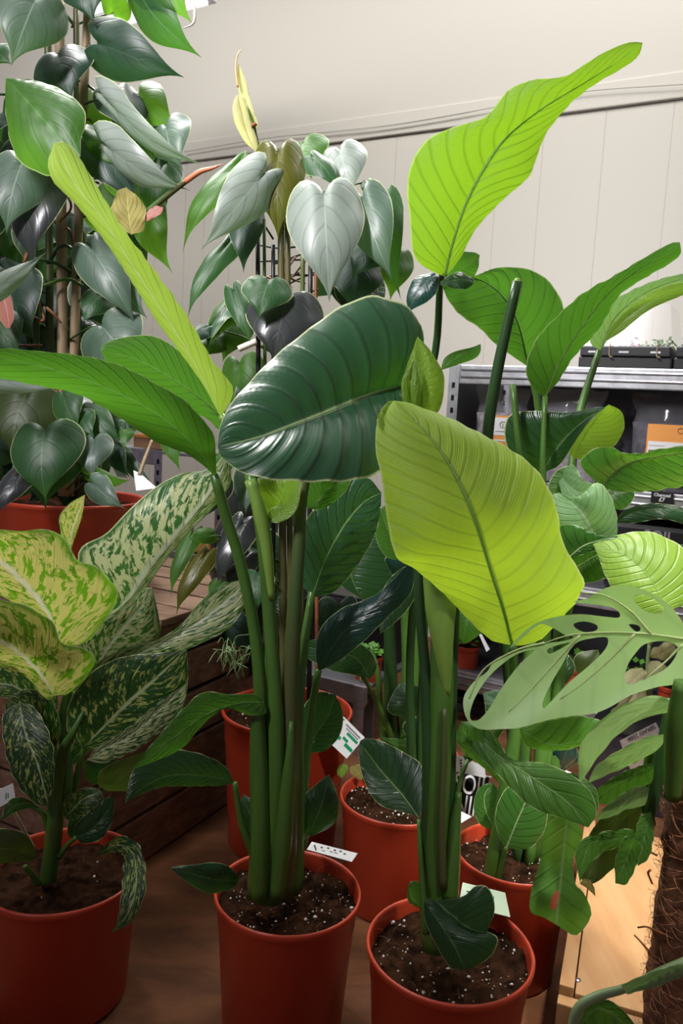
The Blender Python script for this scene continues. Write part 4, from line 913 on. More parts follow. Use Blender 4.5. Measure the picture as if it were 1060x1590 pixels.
leafT(s4, 'blue', (676, 425), (632, 482), 46, 1.27, 1.27, roll=20, shape='l')
leafT(s4, 'green', (692, 432), (746, 396), 52, 1.3, 1.3, roll=20, shape='l')
trace(s4, 'green', [(820, 570), (803, 500), (775, 455), (735, 432), (683, 436)], [(770, 535), (745, 510), (715, 490), (695, 465)], [(868, 520), (875, 480), (855, 440), (820, 418), (770, 416), (730, 432), (700, 434)], [1.32, 1.26, 1.22], .0, .0, rib=.0018, ribmat='stemd', K=9, rip=.002)
leafT(s4, 'dark', (735, 436), (683, 440), 30, 1.21, 1.19, roll=10, shape='l')
trace(s4, 'green', [(684, 575), (712, 553), (735, 542), (746, 534)], [(690, 556), (708, 545), (730, 540)], [(712, 566), (738, 556), (746, 545)], [1.35, 1.35, 1.35], K=3)
trace(s4, 'green', [(622, 870), (605, 830), (590, 790)], [(600, 865), (585, 840), (580, 800)], [(630, 850), (625, 820), (610, 780)], [1.3, 1.3, 1.3], K=6)
trace(s4, 'dark', [(560, 930), (545, 890), (560, 850), (600, 830)], [(520, 900), (520, 860), (560, 830)], [(600, 930), (610, 890)], [1.4, 1.4, 1.4], K=6)
trace(s4, 'dark', [(575, 1055), (550, 1020), (500, 1010), (462, 1000)], [(585, 1030), (560, 1000), (500, 992)], [(550, 1048), (510, 1040), (475, 1020)], [1.33, 1.3, 1.3], K=6)
leafT(s4, 'blue', (615, 895), (640, 870), 70, 1.4, 1.38, roll=20, shape='l')
leafT(s4, 'dark', (640, 1110), (622, 1060), 70, 1.4, 1.4, roll=20, shape='l')
leafT(s4, 'dark', (640, 1150), (660, 1110), 55, 1.4, 1.4, roll=20, shape='l')
trace(s4, 'green', [(590, 1142), (615, 1155), (640, 1160), (658, 1152)], [(610, 1147), (640, 1145), (656, 1140)], [(600, 1152), (630, 1168), (655, 1162)], [1.3, 1.3, 1.3], K=3)

# ------------------------------------------------------------------ pot between (soil and low leaf)
c = rimc(617, 1236); s5 = thing('bird_of_paradise', (c.x, c.y, 0), 'red pot of bare dark soil with thin stems, just behind the two front plants', 'potted plant')
pot(s5, c, .094, .18, seed=14, perl=50)
T5 = lambda pp, m='stem', seg=8, nm='stem': ptube(nm, pp, M[m], s5, seg)
T5([(640, 1235, 1.3, 9), (638, 1150, 1.28, 8), (636, 1050, 1.27, 7), (640, 960, 1.25, 7), (650, 870, 1.24, 6)], 'stemd')
T5([(655, 1238, 1.3, 7), (652, 1150, 1.29, 7), (656, 1050, 1.28, 6), (662, 900, 1.27, 5)], 'stemd')
trace(s5, 'dark', [(648, 880), (620, 905), (600, 940), (590, 985)], [(628, 880), (600, 905), (586, 950)], [(655, 905), (630, 950)], [1.24, 1.22, 1.2], K=6)
trace(s5, 'ochre', [(562, 1212), (555, 1195), (550, 1188)], [(548, 1205), (543, 1193)], [(565, 1200), (560, 1188)], [1.36, 1.36, 1.36], K=2)
trace(s5, 'lime2', [(530, 1208), (528, 1195), (532, 1186)], [(524, 1202), (524, 1192)], [(538, 1200), (540, 1190)], [1.38, 1.38, 1.38], K=2)

# ------------------------------------------------------------------ far right pot
c = rimc(836, 1212); s6 = thing('potted_foliage', (c.x, c.y, 0), 'small red pot half hidden behind the large low leaves at right, holding a white label', 'potted plant')
pot(s6, c, .068, .18, seed=17, perl=10)
ptube('stem', [(850, 1222, 1.37, 9), (885, 1130, 1.35, 8), (900, 1050, 1.35, 6)], M['stem'], s6)
ptube('stem', [(836, 1225, 1.37, 7), (868, 1130, 1.35, 6), (872, 1060, 1.35, 5)], M['stem'], s6)
leafT(s6, 'dark', (872, 1065), (860, 1000), 50, 1.35, 1.35, shape='l')
leafT(s6, 'blue', (885, 1150), (862, 1200), 50, 1.33, 1.33, shape='l')
leafT(s6, 'olive', (900, 1050), (930, 1010), 50, 1.35, 1.35, shape='l')

for pl_, kids in ((s2, 'large drooping lime leaf'), (s4, 'raised lime leaf')):
    k_ = max((o for o in pl_.children if o.name.startswith('leaf') and 'lime' in o.data.materials[0].name), key=lambda o: o.dimensions.length)
    k_['label'] = kids
# ------------------------------------------------------------------ variegated plant, front left
c = rimc(97, 1347); s7 = thing('dumb_cane', (c.x, c.y, 0), 'variegated plant with cream-splashed leaves in the red pot at front left', 'potted plant')
pot(s7, c, .103, .178, seed=21, perl=4)
T7 = lambda pp, m='stem', seg=12, nm='stem': ptube(nm, pp, M[m], s7, seg)
T7([(74, 1372, 1.07, 13), (84, 1290, 1.06, 13), (86, 1230, 1.06, 13), (96, 1170, 1.05, 11), (112, 1140, 1.04, 8), (132, 1100, 1.05, 4), (150, 1060, 1.06, 2)], 'stem')
T7([(85, 1225, 1.07, 9), (78, 1150, 1.07, 9), (76, 1100, 1.07, 9), (62, 1060, 1.05, 8), (30, 1020, 1.02, 6), (-10, 990, 1.0, 4)], 'steml')
T7([(100, 1250, 1.07, 9), (105, 1200, 1.07, 8), (98, 1120, 1.08, 7), (110, 1050, 1.08, 6)], 'stem')
T7([(92, 1330, 1.06, 5), (105, 1312, 1.05, 4), (118, 1300, 1.04, 3)])
T7([(58, 1372, 1.04, 6), (50, 1358, 1.03, 5), (38, 1345, 1.02, 4)])
T7([(75, 1290, 1.06, 5), (65, 1262, 1.05, 4), (45, 1250, 1.04, 3)])
T7([(112, 1240, 1.08, 6), (125, 1180, 1.08, 4), (150, 1090, 1.08, 2)], 'stem')
trace(s7, 'dief', [(165, 960), (200, 930), (235, 880), (275, 830), (315, 780), (345, 730), (352, 700)],
      [(130, 900), (120, 862), (132, 845), (165, 828), (200, 792), (240, 757), (280, 736), (325, 728)],
      [(190, 948), (225, 915), (250, 880), (290, 830), (330, 790), (358, 750)], [1.12, 1.10, 1.10], .02, .03, K=9, rip=.0025, wav=.004)
trace(s7, 'diefy', [(104, 872), (112, 825), (125, 790), (132, 768)], [(98, 845), (92, 805), (108, 782)], [(118, 830), (128, 800)], [1.13, 1.13, 1.13], K=4)
trace(s7, 'diefy', [(98, 1008), (75, 957), (40, 910), (0, 872), (-60, 830)],
      [(140, 992), (165, 960), (180, 935), (176, 905), (150, 878), (118, 865), (95, 832), (60, 824), (10, 822), (-40, 815)],
      [(80, 975), (55, 950), (20, 935), (-30, 905)], [1.02, .98, .94], .0, .02, K=8, rip=.003, wav=.004)
trace(s7, 'diefy', [(85, 1080), (60, 1045), (25, 1010), (-10, 990), (-50, 970)],
      [(110, 1075), (145, 1035), (140, 1010), (100, 1000), (80, 965), (50, 945), (0, 930), (-40, 925)],
      [(70, 1085), (40, 1050), (10, 1035), (-40, 1015)], [1.03, .99, .95], .0, .02, K=7, rip=.003)
trace(s7, 'dief', [(145, 1045), (165, 1010), (195, 970), (225, 935), (236, 912)],
      [(125, 1000), (135, 980), (160, 965), (200, 940), (222, 915)], [(170, 1030), (220, 1000), (248, 985), (245, 950)], [1.09, 1.07, 1.07], .0, .03, K=8, rip=.002, bulge=.2)
trace(s7, 'dief', [(130, 1068), (185, 1030), (250, 1000), (310, 965), (355, 930), (385, 900)],
      [(150, 1030), (200, 1005), (250, 990), (285, 965), (315, 930), (355, 905)], [(190, 1048), (250, 1025), (310, 1000), (355, 975), (380, 940)], [1.07, 1.05, 1.06], .0, .0, K=9, rip=.0025, wav=.003)
trace(s7, 'diefd', [(128, 1162), (160, 1130), (200, 1090), (240, 1055), (290, 1008)],
      [(105, 1135), (108, 1090), (140, 1045), (190, 1020), (245, 1015)], [(150, 1165), (200, 1150), (255, 1130), (285, 1090), (292, 1050)], [1.06, 1.04, 1.03], .0, .01, K=9, rip=.0025)
trace(s7, 'dief', [(135, 1180), (165, 1160), (205, 1140), (250, 1100), (290, 1060)], [(150, 1160), (190, 1135), (240, 1095)], [(160, 1185), (210, 1165), (255, 1130), (285, 1095)], [1.05, 1.035, 1.02], K=9, rip=.002)
trace(s7, 'diefd', [(30, 1090), (40, 1140), (60, 1190), (75, 1252)], [(55, 1100), (80, 1150), (84, 1210)], [(5, 1110), (8, 1165), (25, 1215), (55, 1248)], [1.04, 1.01, 1.01], K=7, rip=.0025)
trace(s7, 'diefd', [(85, 1165), (60, 1130), (35, 1100), (10, 1085)], [(95, 1130), (75, 1080), (40, 1070)], [(65, 1155), (35, 1130), (10, 1105)], [1.07, 1.05, 1.04], K=7)
trace(s7, 'diefd', [(90, 1100), (60, 1090), (20, 1065), (-30, 1060)], [(85, 1070), (50, 1030), (0, 1025)], [(60, 1110), (20, 1085), (-20, 1080)], [1.08, 1.06, 1.05], K=7)
trace(s7, 'diefd', [(100, 1190), (120, 1140), (140, 1090), (150, 1040)], [(90, 1150), (92, 1100), (120, 1060)], [(125, 1180), (160, 1130), (165, 1080)], [1.10, 1.10, 1.1], K=7)
trace(s7, 'dark', [(118, 1300), (140, 1290), (165, 1262), (176, 1235)], [(115, 1285), (130, 1268), (155, 1245)], [(130, 1310), (160, 1300), (176, 1265)], [1.05, 1.05, 1.05], K=4)
trace(s7, 'diefd', [(100, 1270), (115, 1255), (130, 1240), (158, 1228)], [(97, 1250), (112, 1232), (140, 1222)], [(115, 1275), (140, 1265), (160, 1245)], [1.06, 1.05, 1.05], K=4)
trace(s7, 'diefd', [(150, 1330), (180, 1312), (206, 1325), (212, 1370), (200, 1415), (172, 1450)],
      [(158, 1318), (185, 1298), (215, 1312), (226, 1350), (224, 1390), (205, 1430)], [(165, 1325), (190, 1325), (192, 1350), (188, 1390), (182, 1430)], [1.05, .99, .95, .94], K=8, rip=.002)
trace(s7, 'olive', [(58, 1330), (40, 1325), (10, 1318), (-30, 1320)], [(45, 1300), (20, 1288), (-10, 1290)], [(45, 1338), (15, 1340), (-20, 1345)], [1.02, .99, .97], K=4)
trace(s7, 'gloss', [(62, 1255), (45, 1246), (20, 1252), (0, 1275)], [(40, 1240), (15, 1242)], [(45, 1255), (22, 1262)], [1.03, 1.0, .98], K=3)
leafT(s7, 'dark', (110, 1300), (160, 1225), 44, 1.08, 1.08, roll=30, shape='l')
leafT(s7, 'dark', (140, 1215), (178, 1175), 60, 1.12, 1.12, roll=20, shape='l')
leafT(s7, 'olive', (160, 1225), (225, 1170), 60, 1.10, 1.05, roll=20, shape='l')

# ------------------------------------------------------------------ big climbing heart-leaf plant on the left
cz = zc
c = onz(108, 772, .60); s8 = thing('heartleaf_climber', (c.x, c.y, cz), 'tall climbing plant with big heart leaves on canes, in the wide red pot at left', 'potted plant')
pot(s8, c, .148, .60 - cz - .001, seed=31, perl=6)
d8 = depth_of(c)
for (x0, x1_, yb, yt, dd, r_, m_) in ((98, 92, 770, -30, 1.49, 8, 'bamboo'), (78, 74, 770, -30, 1.50, 6, 'stemb'), (108, 138, 770, -30, 1.5, 7, 'bamboo'), (122, 118, 770, -30, 1.52, 5, 'stemb'), (60, 52, 770, 300, 1.52, 5, 'stemb')):
    ptube('cane' if m_ == 'bamboo' else 'stem', [(x0, yb, dd, r_), ((x0 * 2 + x1_) / 3, yb * .6 + yt * .4, dd - .03, r_), (x1_, yt, dd - .09, r_ * .9)], M[m_], s8, 10)
rd = random.Random(3)
for k in range(16):
    x = rd.uniform(20, 120); y = rd.uniform(130, 600)
    ptube('aerial_root', [(x, y, 1.43, 2.6), (x + rd.uniform(-25, 25), y + rd.uniform(5, 35), 1.42, 2.2), (x + rd.uniform(-45, 45), y + rd.uniform(-30, 60), 1.43, 1.4)], M['root'], s8, 5)
for k in range(16):
    x = rd.uniform(70, 130); y = rd.uniform(20, 640); s_ = rd.choice((-1, 1)) 
    ptube('petiole', [(x, y, 1.46, 3), (x + s_ * rd.uniform(20, 40), y - rd.uniform(5, 30), 1.44, 2.6), (x + s_ * rd.uniform(50, 80), y - rd.uniform(-15, 30), 1.42, 2.2)], M[rd.choice(('stem', 'stemd'))], s8, 6)
for k in range(84):
    x = rd.uniform(-30, 185); y = rd.uniform(130, 740); a = rd.uniform(.5, 2.6)
    L_ = rd.uniform(60, 100)
    leafT(s8, rd.choice(('phild', 'dark', 'phild', 'phil', 'phild')), (x, y), (x + L_ * math.cos(a), y + L_ * math.sin(a)), L_ * rd.uniform(.7, .95), rd.uniform(1.52, 1.64), roll=rd.uniform(-50, 50), petiole=None)
HL = [  # mat, base, tip, width, depth, roll
 ('philg', (58, -5), (18, 96), 105, 1.30, -25), ('phild', (135, -45), (142, 32), 95, 1.36, 10), ('philb', (175, 20), (185, -30), 50, 1.40, 0),
 ('phil', (212, -22), (304, 88), 86, 1.38, 40), ('philb', (235, -55), (292, 30), 90, 1.36, 20), ('phild', (152, 66), (280, 118), 82, 1.36, 25),
 ('phild', (90, 84), (110, 150), 96, 1.37, 0), ('philb', (150, 140), (165, 224), 66, 1.45, 15), ('phild', (182, 140), (215, 222), 78, 1.42, -25),
 ('philb', (218, 150), (272, 198), 62, 1.44, 20), ('philg', (258, 195), (280, 262), 72, 1.40, 20), ('philw', (168, 151), (311, 262), 50, 1.33, 52),
 ('philw', (162, 222), (288, 298), 64, 1.31, 40), ('phild', (132, 215), (216, 322), 78, 1.34, -20), ('philb', (128, 212), (190, 262), 50, 1.335, 0), ('phil', (250, 262), (232, 335), 66, 1.38, 10),
 ('philb', (222, 318), (262, 420), 62, 1.38, 15), ('philg', (36, 252), (8, 358), 96, 1.33, -10), ('philp', (62, 282), (46, 410), 92, 1.35, 15),
 ('philw', (-20, 460), (70, 394), 34, 1.25, 30), ('philg', (142, 385), (208, 498), 72, 1.38, -10), ('philg', (180, 430), (225, 492), 60, 1.40, 10),
 ('philg', (158, 506), (215, 572), 108, 1.37, 0), ('phil', (160, 455), (128, 500), 50, 1.44, 0), ('philw', (-30, 588), (112, 602), 36, 1.22, 10),
 ('phil', (98, 610), (122, 668), 58, 1.35, 10), ('phil', (70, 668), (68, 776), 112, 1.28, 0), ('phil', (88, 700), (66, 790), 96, 1.32, 20),
 ('philg', (146, 682), (141, 742), 56, 1.31, 0), ('phil', (130, 640), (186, 682), 52, 1.36, -20), ('phil', (125, 645), (145, 678), 40, 1.34, 0), ('philb', (138, 738), (202, 748), 34, 1.30, 30),
 ('philg', (143, 750), (192, 790), 42, 1.27, 0), ('dark', (218, 636), (180, 672), 50, 1.38, 20), ('olive', (42, 610), (15, 705), 110, 1.38, 0),
 ('philp', (32, 735), (-6, 800), 46, 1.27, 10), ('phild', (190, 706), (244, 760), 28, 1.38, 20), ('philb', (196, 662), (192, 698), 30, 1.36, 0),
 ('philb', (262, 655), (277, 730), 42, 1.30, 10), ('phild', (172, 690), (200, 742), 36, 1.36, 10), ('phild', (20, 440), (50, 530), 90, 1.44, 20), ('phil', (-10, 80), (14, 96), 60, 1.4, 0), ('philb', (20, 730), (35, 752), 40, 1.36, 0), ('phil', (-8, 480), (30, 560), 70, 1.42, 0), ('phild', (130, 560), (175, 615), 80, 1.44, 0)]
for mt, b_, t_, w_, dd, rl in HL:
    leafT(s8, mt, b_, t_, w_, dd, dd - .03, roll=rl, petiole=(min(125, max(70, b_[0] + (95 - b_[0]) * .8)), b_[1] + 22, 1.47) if rd.random() < .75 else None, pm='stemd', cup=.35, curl=.08)
# large green leaf seen from its side
trace(s8, 'philb', [(9, 121), (45, 160), (80, 200), (105, 232), (125, 243)], [(40, 124), (80, 132), (118, 155), (134, 182), (126, 215)], [(8, 160), (14, 210), (28, 248), (55, 266), (80, 272)], [1.30, 1.26, 1.25], .02, .02, K=6, rip=.002, bulge=.15)
# withered leaf, pink bud and red-tipped spear
trace(s8, 'ochre', [(205, 365), (200, 335), (196, 290)], [(185, 355), (170, 330), (182, 300)], [(222, 355), (226, 325), (214, 306)], [1.30, 1.30, 1.30], K=3, wav=.004)
ptube('spear_stem', [(222, 335, 1.32, 5), (258, 305, 1.3, 5), (290, 280, 1.28, 4.5)], M['stemb'], s8, 8)
ptube('spear_tip', [(288, 282, 1.28, 4.5), (310, 267, 1.27, 4.5), (330, 261, 1.26, 3), (345, 255, 1.25, .7)], simple('orange_red_tip', (.62, .20, .10), .4), s8, 8)
trace(s8, 'pink', [(220, 345), (240, 330), (254, 322)], [(222, 335), (240, 320)], [(232, 342), (250, 332)], [1.30, 1.30, 1.30], K=2)
trace(s8, 'pink', [(-5, 440), (8, 470), (15, 510)], [(15, 455), (22, 490)], [(-12, 470), (5, 505)], [1.36, 1.36, 1.36], K=2)
for q in (((300, 0), (304, 30), (283, 48)), ((272, 120), (295, 18), (300, 8))):
    pass
ptube('withered_tendril', [(293, -5, 1.33, 2), (302, 12, 1.33, 3), (300, 36, 1.33, 2), (284, 44, 1.33, 1)], simple('dry_tendril', (.62, .58, .52), .6), s8, 6)

# ------------------------------------------------------------------ second climber, centre back
c = rimc(446, 1100, .255); s9 = thing('heartleaf_climber', (c.x, c.y, 0), 'climbing heart-leaf plant on black canes in the dark red pot behind the middle plant', 'potted plant')
pot(s9, c, .119, .255, seed=41, perl=20)
dd9 = depth_of(c)
for (x0, x1_, yt, r_, m_) in ((404, 400, 370, 4, 'black'), (425, 424, 380, 3.5, 'black'), (440, 436, 330, 6, 'stemb'), (452, 446, 330, 5, 'stemb'), (468, 470, 350, 4, 'stemb'), (480, 482, 400, 4, 'black'), (492, 490, 400, 3, 'root'), (414, 410, 340, 3, 'stem')):
    ptube('cane' if m_ == 'black' else 'stem', [(x0, 1090, dd9, r_), ((x0 + x1_) / 2, 730, dd9 - .05, r_), (x1_, yt, dd9 - .11, r_ * .9)], M[m_], s9, 8)
for k in range(7):
    y = 380 + k * 26; ptube('tie', [(398, y, 1.46, 1.6), (440, y + rd.uniform(-6, 6), 1.44, 1.6), (494, y + rd.uniform(-10, 10), 1.46, 1.6)], M['black'], s9, 5)
for k in range(14):
    x = rd.uniform(400, 490); y = rd.uniform(380, 520)
    ptube('aerial_root', [(x, y, 1.44, 2.4), (x + rd.uniform(-12, 12), y + rd.uniform(5, 15), 1.42, 1.8), (x + rd.uniform(-22, 22), y + rd.uniform(-15, 25), 1.43, 1)], M['root'], s9, 5)
for a_ in (((215, 160), (262, 225), 66, 1.46, 20), ((170, 180), (205, 262), 74, 1.47, 0), ((225, 215), (262, 300), 66, 1.46, 10), ((190, 255), (222, 340), 70, 1.46, -10), ((150, 300), (175, 380), 66, 1.47, 10), ((236, 262), (256, 350), 56, 1.45, 20)):
    leafT(s8, rd.choice(('phil', 'dark', 'philb')), a_[0], a_[1], a_[2], a_[3], roll=a_[4])
def behind(yr, xr, n, mats, d0, d1, par=s9):
    for k in range(n):
        x = rd.uniform(*xr); y = rd.uniform(*yr); a = rd.uniform(.6, 2.5); L_ = rd.uniform(55, 90)
        leafT(par, rd.choice(mats), (x, y), (x + L_ * math.cos(a), y + L_ * math.sin(a)), L_ * rd.uniform(.6, .9), rd.uniform(d0, d1), roll=rd.uniform(-50, 50))
behind((380, 440), (510, 585), 7, ('phild', 'phild', 'dark'), 1.54, 1.6)
behind((540, 760), (330, 560), 14, ('phild', 'dark', 'olive', 'philb'), 1.54, 1.66)
behind((760, 1000), (300, 560), 22, ('phild', 'dark', 'philp', 'phild'), 1.54, 1.68)
HC = [('copper', (432, 235), (431, 368), 82, 1.36, 0), ('philb', (470, 222), (482, 275), 74, 1.44, 20), ('philw', (527, 232), (548, 302), 74, 1.40, 10),
 ('phil', (482, 244), (525, 292), 48, 1.37, -15), ('philw', (503, 300), (511, 464), 116, 1.30, 0), ('philg', (563, 306), (606, 432), 74, 1.34, 20),
 ('phil', (598, 314), (618, 462), 52, 1.40, 25), ('phild', (592, 366), (545, 432), 74, 1.44, 10), ('phild', (556, 405), (545, 482), 84, 1.46, 0),
 ('philb', (618, 395), (606, 464), 52, 1.44, 0), ('philw', (411, 268), (315, 384), 74, 1.32, -20), ('philb', (375, 255), (277, 384), 58, 1.38, 25),
 ('phild', (384, 326), (377, 420), 54, 1.37, 0), ('phil', (356, 380), (287, 490), 40, 1.40, 15), ('phil', (417, 436), (402, 492), 76, 1.33, 0),
 ('philp', (446, 462), (424, 562), 118, 1.35, 0), ('philb', (362, 470), (324, 535), 50, 1.44, 20), ('phil', (362, 450), (388, 532), 34, 1.38, 0),
 ('phild', (322, 508), (292, 536), 30, 1.40, 10), ('philb', (342, 520), (312, 556), 44, 1.44, 0), ('philb', (395, 244), (370, 256), 22, 1.38, 0),
 ('philb', (570, 282), (580, 312), 24, 1.44, 0), ('philb', (370, 500), (345, 560), 52, 1.46, 0), ('phil', (452, 505), (440, 470), 40, 1.46, 0),
 ('phil', (350, 485), (320, 545), 34, 1.42, 50),
 ('philb', (300, 830), (262, 926), 30, 1.38, 20), ('copper', (320, 862), (270, 954), 36, 1.36, 20), ('philp', (378, 812), (335, 906), 52, 1.38, 15),
 ('philp', (335, 745), (292, 822), 60, 1.40, 15), ('philg', (392, 722), (380, 795), 56, 1.36, 10), ('philb', (330, 830), (288, 838), 26, 1.36, 10),
 ('philp', (385, 860), (350, 915), 44, 1.4, 10), ('philb', (352, 700), (345, 760), 30, 1.32, 10), ('phil', (400, 890), (400, 945), 50, 1.36, 0), ('philb', (345, 905), (322, 935), 30, 1.36, 0)]
for mt, b_, t_, w_, dd, rl in HC:
    leafT(s9, mt, b_, t_, w_, dd, dd - .03, roll=rl, petiole=(430 + rd.uniform(-15, 25), b_[1] + 45, 1.46) if 380 > b_[1] or rd.random() < .5 else None, pm=rd.choice(('stem', 'stemd')), cup=.35, curl=.08)
trace(s9, 'cream', [(398, 236), (385, 205), (376, 170), (370, 147)], [(380, 220), (364, 190), (361, 165), (366, 150)], [(400, 220), (390, 190), (380, 155)], [1.40, 1.39, 1.38], K=3, bulge=.4)
trace(s9, 'cream', [(398, 200), (386, 165), (374, 120), (370, 98)], [(385, 190), (372, 150), (368, 120)], [(400, 190), (390, 160), (380, 120)], [1.40, 1.40, 1.39], K=3, bulge=.35)
ptube('spear_stem', [(402, 240, 1.41, 3.5), (394, 195, 1.395, 2.5), (384, 165, 1.385, 1.5)], M['stem'], s9, 6)
ptube('spear_tip', [(369, 135, 1.385, 1.8), (366, 105, 1.385, 1.8), (369, 85, 1.385, 1.5), (375, 77, 1.385, .7)], simple('pale_orange_tip', (.65, .40, .16), .45), s9, 6)
ptube('node_scar', [(390, 196, 1.39, 3.5), (398, 192, 1.39, 3)], M['root'], s9, 6)
ptube('label_peg', [(370, 542, 1.36, 5), (398, 530, 1.36, 5)], simple('cream_peg', (.75, .72, .6), .5), s9, 8)
# thread-like plant on the crate edge beside it
vs = []; fs = []
for k in range(26):
    x = rd.uniform(345, 385); y = rd.uniform(1000, 1045)
    v_, f_ = tube_data([pt(x, y + 15, 1.5), pt(x + rd.uniform(-14, 14), y - 15, 1.48), pt(x + rd.uniform(-25, 20), y + rd.uniform(-30, 30), 1.46)], [.0012, .0006], 4, 8); b0 = len(vs); vs += v_; fs += [tuple(q + b0 for q in f) for f in f_]
o = mesh('wiry_shoot', vs, fs, M['stemp'], s9); o['kind'] = 'stuff'

# ------------------------------------------------------------------ small pots and things on the lower shelf
def small_pot(x, y, r, label, leaves=26, mat='salad', off=.07, zz=None):
    lx_, _ = sp(x, y, off); cc = SO + SX * lx_ + SY * off + WZ * ((ztop[3] if zz is None else zz) + .055)
    t_ = thing('seedling_pot', cc - WZ * .055, label, 'potted plant', 'seedling pots on the lower shelf')
    pot(t_, cc, r, .0545, .006, seed=int(x), perl=0)
    vs = []; fs = []; q = random.Random(int(x))
    for k in range(leaves):
        d_ = V((q.uniform(-1, 1), q.uniform(-1, 1), q.uniform(.1, 1))).normalized(); p_ = cc + d_ * r * q.uniform(.5, 1.25); s1_ = d_.cross(V((0, 0, 1))).normalized() * .009; e = d_ * .012 + V((0, 0, -.004))
        b0 = len(vs); vs += [p_ - e, p_ + s1_, p_ + e, p_ - s1_, p_ + V((0, 0, .004))]; fs += [(b0, b0 + 1, b0 + 4), (b0 + 1, b0 + 2, b0 + 4), (b0 + 2, b0 + 3, b0 + 4), (b0 + 3, b0, b0 + 4)]
    mesh('foliage', vs, fs, M[mat], t_)
    return t_
small_pot(724, 1020, .034, 'small red pot of green seedlings on the lower shelf, left of the lime leaf stalk')
small_pot(572, 1030, .034, 'small red pot with bright seedlings on the lower shelf, seen between the stems at left', off=-.28, zz=zb_l)
small_pot(890, 1062, .036, 'small red pot on the lower shelf, behind the slit leaf')
small_pot(985, 1060, .036, 'small red pot of bushy seedlings on the lower shelf, second from the right', 40)
small_pot(1045, 1075, .036, 'rightmost small red pot on the lower shelf, under cream leaves', 20)
xv, zv = sp(962, 1000, .05)
cv = thing('cream_leaved_plant', SO + SX * xv + SY * .02 + WZ * (ztop[3]), 'small plant with cream and yellow variegated leaves hanging over the lower shelf', 'plant')
for b_, t_, w_ in (((990, 1060), (952, 1110), 34), ((1000, 1050), (975, 1118), 26), ((1010, 1020), (1050, 1000), 30), ((1000, 1040), (960, 1080), 34), ((1010, 1000), (1000, 960), 22), ((1005, 1030), (1040, 1055), 30), ((985, 1080), (958, 1125), 18)):
    leafT(cv, 'cream', b_, t_, w_, 1.78, 1.76, roll=rd.uniform(-40, 40), shape='o', wav=.004)
ptube('stem', [(1010, 1085, 1.82, 4), (1005, 1040, 1.8, 3.5), (1008, 1000, 1.78, 3)], M['stemp'], cv, 6)
# printed packets hanging behind
card('seed_packet', 'grey and red printed packet with a date, upside down behind the slit leaf', 'packet', [(962, 1150, 1.5), (1018, 1122, 1.5), (1040, 1165, 1.5), (980, 1200, 1.5)], 'steel', (('rot', 'SERAD 2506', .94, .97, .17, 'ink'), ('bar', .45, .15, .4, .04, 'pot'), ('bar', .40, .35, .4, .04, 'pot'), ('bar', .5, .5, .25, .2, 'bagd')))
card('sack_label', 'black and white printed pouch with large letters between the two right pots', 'pouch', [(704, 1195, 1.32), (760, 1205, 1.32), (748, 1268, 1.31), (704, 1260, 1.31)], 'slot', (('txt', 'SOIL', -.02, .48, .66, 'white', .0002, .66), ('txt', 'NINJA', -.02, -.02, .66, 'white', .0002, .66), ('bar', 0, .97, 1.05, .03, 'white')))
# trailing seedling hanging from the shelf at left
hs = thing('trailing_seedling', pt(562, 1050, 1.93), 'tiny pale trailing seedling hanging over the shelf edge between the stems', 'plant')
for a in (((560, 1052), (556, 1072), (562, 1092)), ((566, 1052), (572, 1068), (566, 1082)), ((560, 1056), (575, 1062), (580, 1076))):
    ptube('stem', [(x, y, 1.90, 1.2) for x, y in a], M['stemp'], hs, 5)
for x, y in ((556, 1074), (566, 1084), (572, 1070), (562, 1092), (578, 1076), (551, 1064)): leafT(hs, 'lime2', (x, y), (x + 4, y + 9), 8, 1.895, shape='o')

# ------------------------------------------------------------------ plant labels
card('plant_label', 'white plant label lying on the rear rim of the middle front pot', 'plant label', [(484, 1307, 1.12), (555, 1325, 1.08), (546, 1338, 1.05), (476, 1319, 1.09)], 'white', ((('bar', 0.24, 0.55, 0.05, 0.1, 'ink'), ('bar', 0.37, 0.66, 0.05, 0.1, 'ink'), ('bar', 0.52, 0.62, 0.05, 0.1, 'ink'), ('bar', 0.64, 0.66, 0.05, 0.1, 'ink'), ('bar', 0.74, 0.5, 0.05, 0.1, 'ink'), ('bar', 0.3, 0.28, 0.07, 0.04, 'steeld'), ('bar', 0.46, 0.4, 0.07, 0.04, 'steeld'), ('bar', 0.56, 0.38, 0.07, 0.04, 'steeld'), ('bar', 0.09, 0.55, 0.022, 0.16, 'ink'), ('bar', 0.115, 0.42, 0.022, 0.16, 'ink'), ('bar', 0.14, 0.28, 0.022, 0.16, 'ink'), ('bar', 0.165, 0.14, 0.022, 0.16, 'ink'))))
card('plant_label', 'white plant label with green printed blocks, right of the middle plant', 'plant label', [(533, 1112, 1.36), (566, 1145, 1.36), (538, 1178, 1.35), (508, 1150, 1.35)], 'white', (('bar', .12, .30, .22, .12, 'green_ink'), ('bar', .42, .62, .48, .1, 'green_ink'), ('bar', .38, .42, .22, .1, 'green_ink'), ('bar', .55, .28, .34, .12, 'green_ink'), ('bar', .22, .84, .66, .05, 'steeld'), ('bar', .30, .76, .55, .035, 'steeld'), ('bar', .04, .90, .06, .04, 'ink')))
card('plant_label', 'pale green plant label stuck in the soil behind the stems of the nearest pot', 'plant label', [(718, 1370, 1.05), (784, 1386, 1.05), (792, 1424, 1.0), (712, 1404, 1.0)], 'whiteg', (('bar', .62, .60, .14, .08, 'green_ink'), ('bar', .62, .42, .10, .07, 'green_ink'), ('bar', .12, .60, .10, .05, 'ink'), ('bar', .70, .2, .02, .14, 'steeld')))
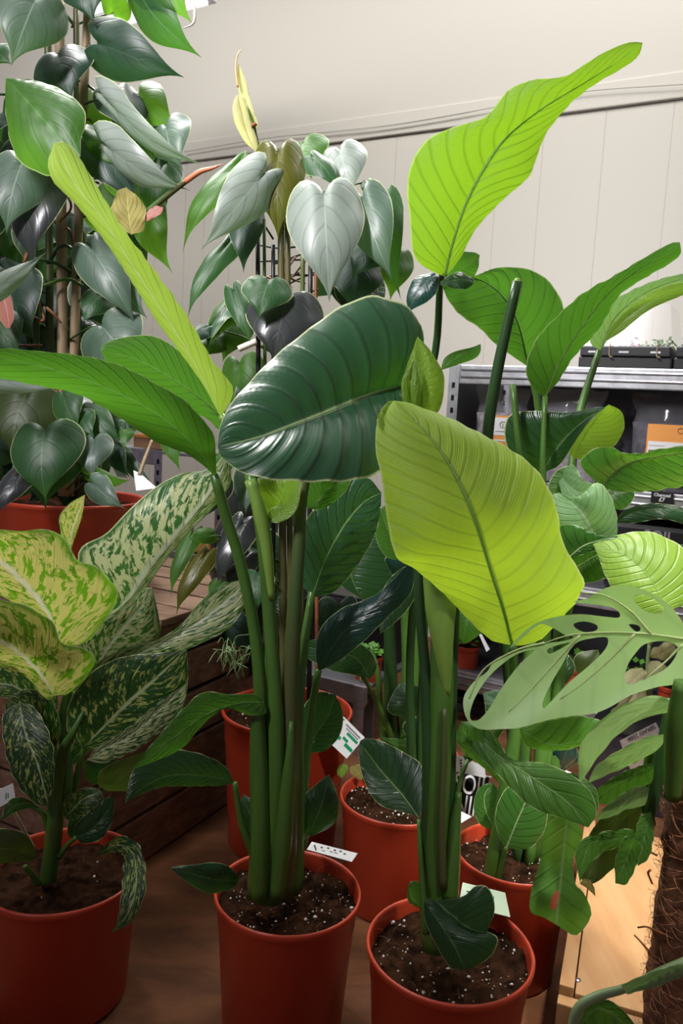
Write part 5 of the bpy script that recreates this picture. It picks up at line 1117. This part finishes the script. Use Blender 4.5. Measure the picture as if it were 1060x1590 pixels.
card('plant_label', 'white plant label with dots and a wooden stake above the black and white pouch', 'plant label', [(698, 1168, 1.30), (752, 1190, 1.28), (754, 1208, 1.28), (697, 1196, 1.30)], 'white', ((('bar', 0.3, 0.78, 0.05, 0.07, 'ink'), ('bar', 0.31, 0.62, 0.05, 0.07, 'ink'), ('bar', 0.32, 0.46, 0.05, 0.07, 'ink'), ('bar', 0.33, 0.3, 0.05, 0.07, 'ink'), ('bar', 0.34, 0.16, 0.05, 0.07, 'ink'))), stick=[(707, 1192, 1.31, 3), (703, 1235, 1.31, 3), (700, 1262, 1.31, 3)])
card('plant_label', 'white printed slip below the black and white pouch', 'plant label', [(694, 1248, 1.29), (732, 1268, 1.26), (712, 1280, 1.25), (690, 1272, 1.27)], 'white', (('bar', .12, .4, .3, .05, 'ink'),))
card('plant_label', 'white plant label on a pale wooden stake in the wide left climber pot', 'plant label', [(207, 730, 1.33), (218, 735, 1.33), (244, 758, 1.31), (211, 762, 1.31)], 'white', (), stick=[(236, 684, 1.36, 2.5), (224, 715, 1.34, 3), (216, 738, 1.325, 3)])
card('plant_label', 'small white label tucked under leaves at the rim of the left climber pot', 'plant label', [(168, 712, 1.36), (182, 716, 1.36), (198, 742, 1.35), (182, 740, 1.35)], 'white', ())
card('plant_label', 'white label with handwriting on a wooden stake in the variegated plant pot', 'plant label', [(-5, 1228, 1.04), (20, 1216, 1.04), (24, 1240, 1.04), (-5, 1256, 1.04)], 'white', (('bar', .55, .30, .04, .35, 'green_ink'), ('bar', .68, .30, .04, .28, 'green_ink')), stick=[(0, 1225, 1.045, 3.5), (25, 1268, 1.05, 3.5), (52, 1318, 1.07, 3.5)])
card('plant_label', 'white label on the far right red pot under the large low leaf', 'plant label', [(878, 1196, 1.28), (902, 1206, 1.28), (896, 1218, 1.27), (874, 1204, 1.27)], 'white', ())
card('plant_label', 'white label leaning on the small red pot on the lower shelf', 'plant label', [(742, 982, 1.9), (748, 985, 1.9), (760, 1008, 1.9), (755, 1012, 1.9)], 'white', ())
card('plant_label', 'grey printed card in the left climber between its leaves', 'plant label', [(112, 606, 1.40), (150, 606, 1.40), (162, 622, 1.39), (126, 628, 1.39)], 'white', (('bar', .05, .35, .6, .6, 'steeld'),))
print('objects', len(bpy.data.objects))
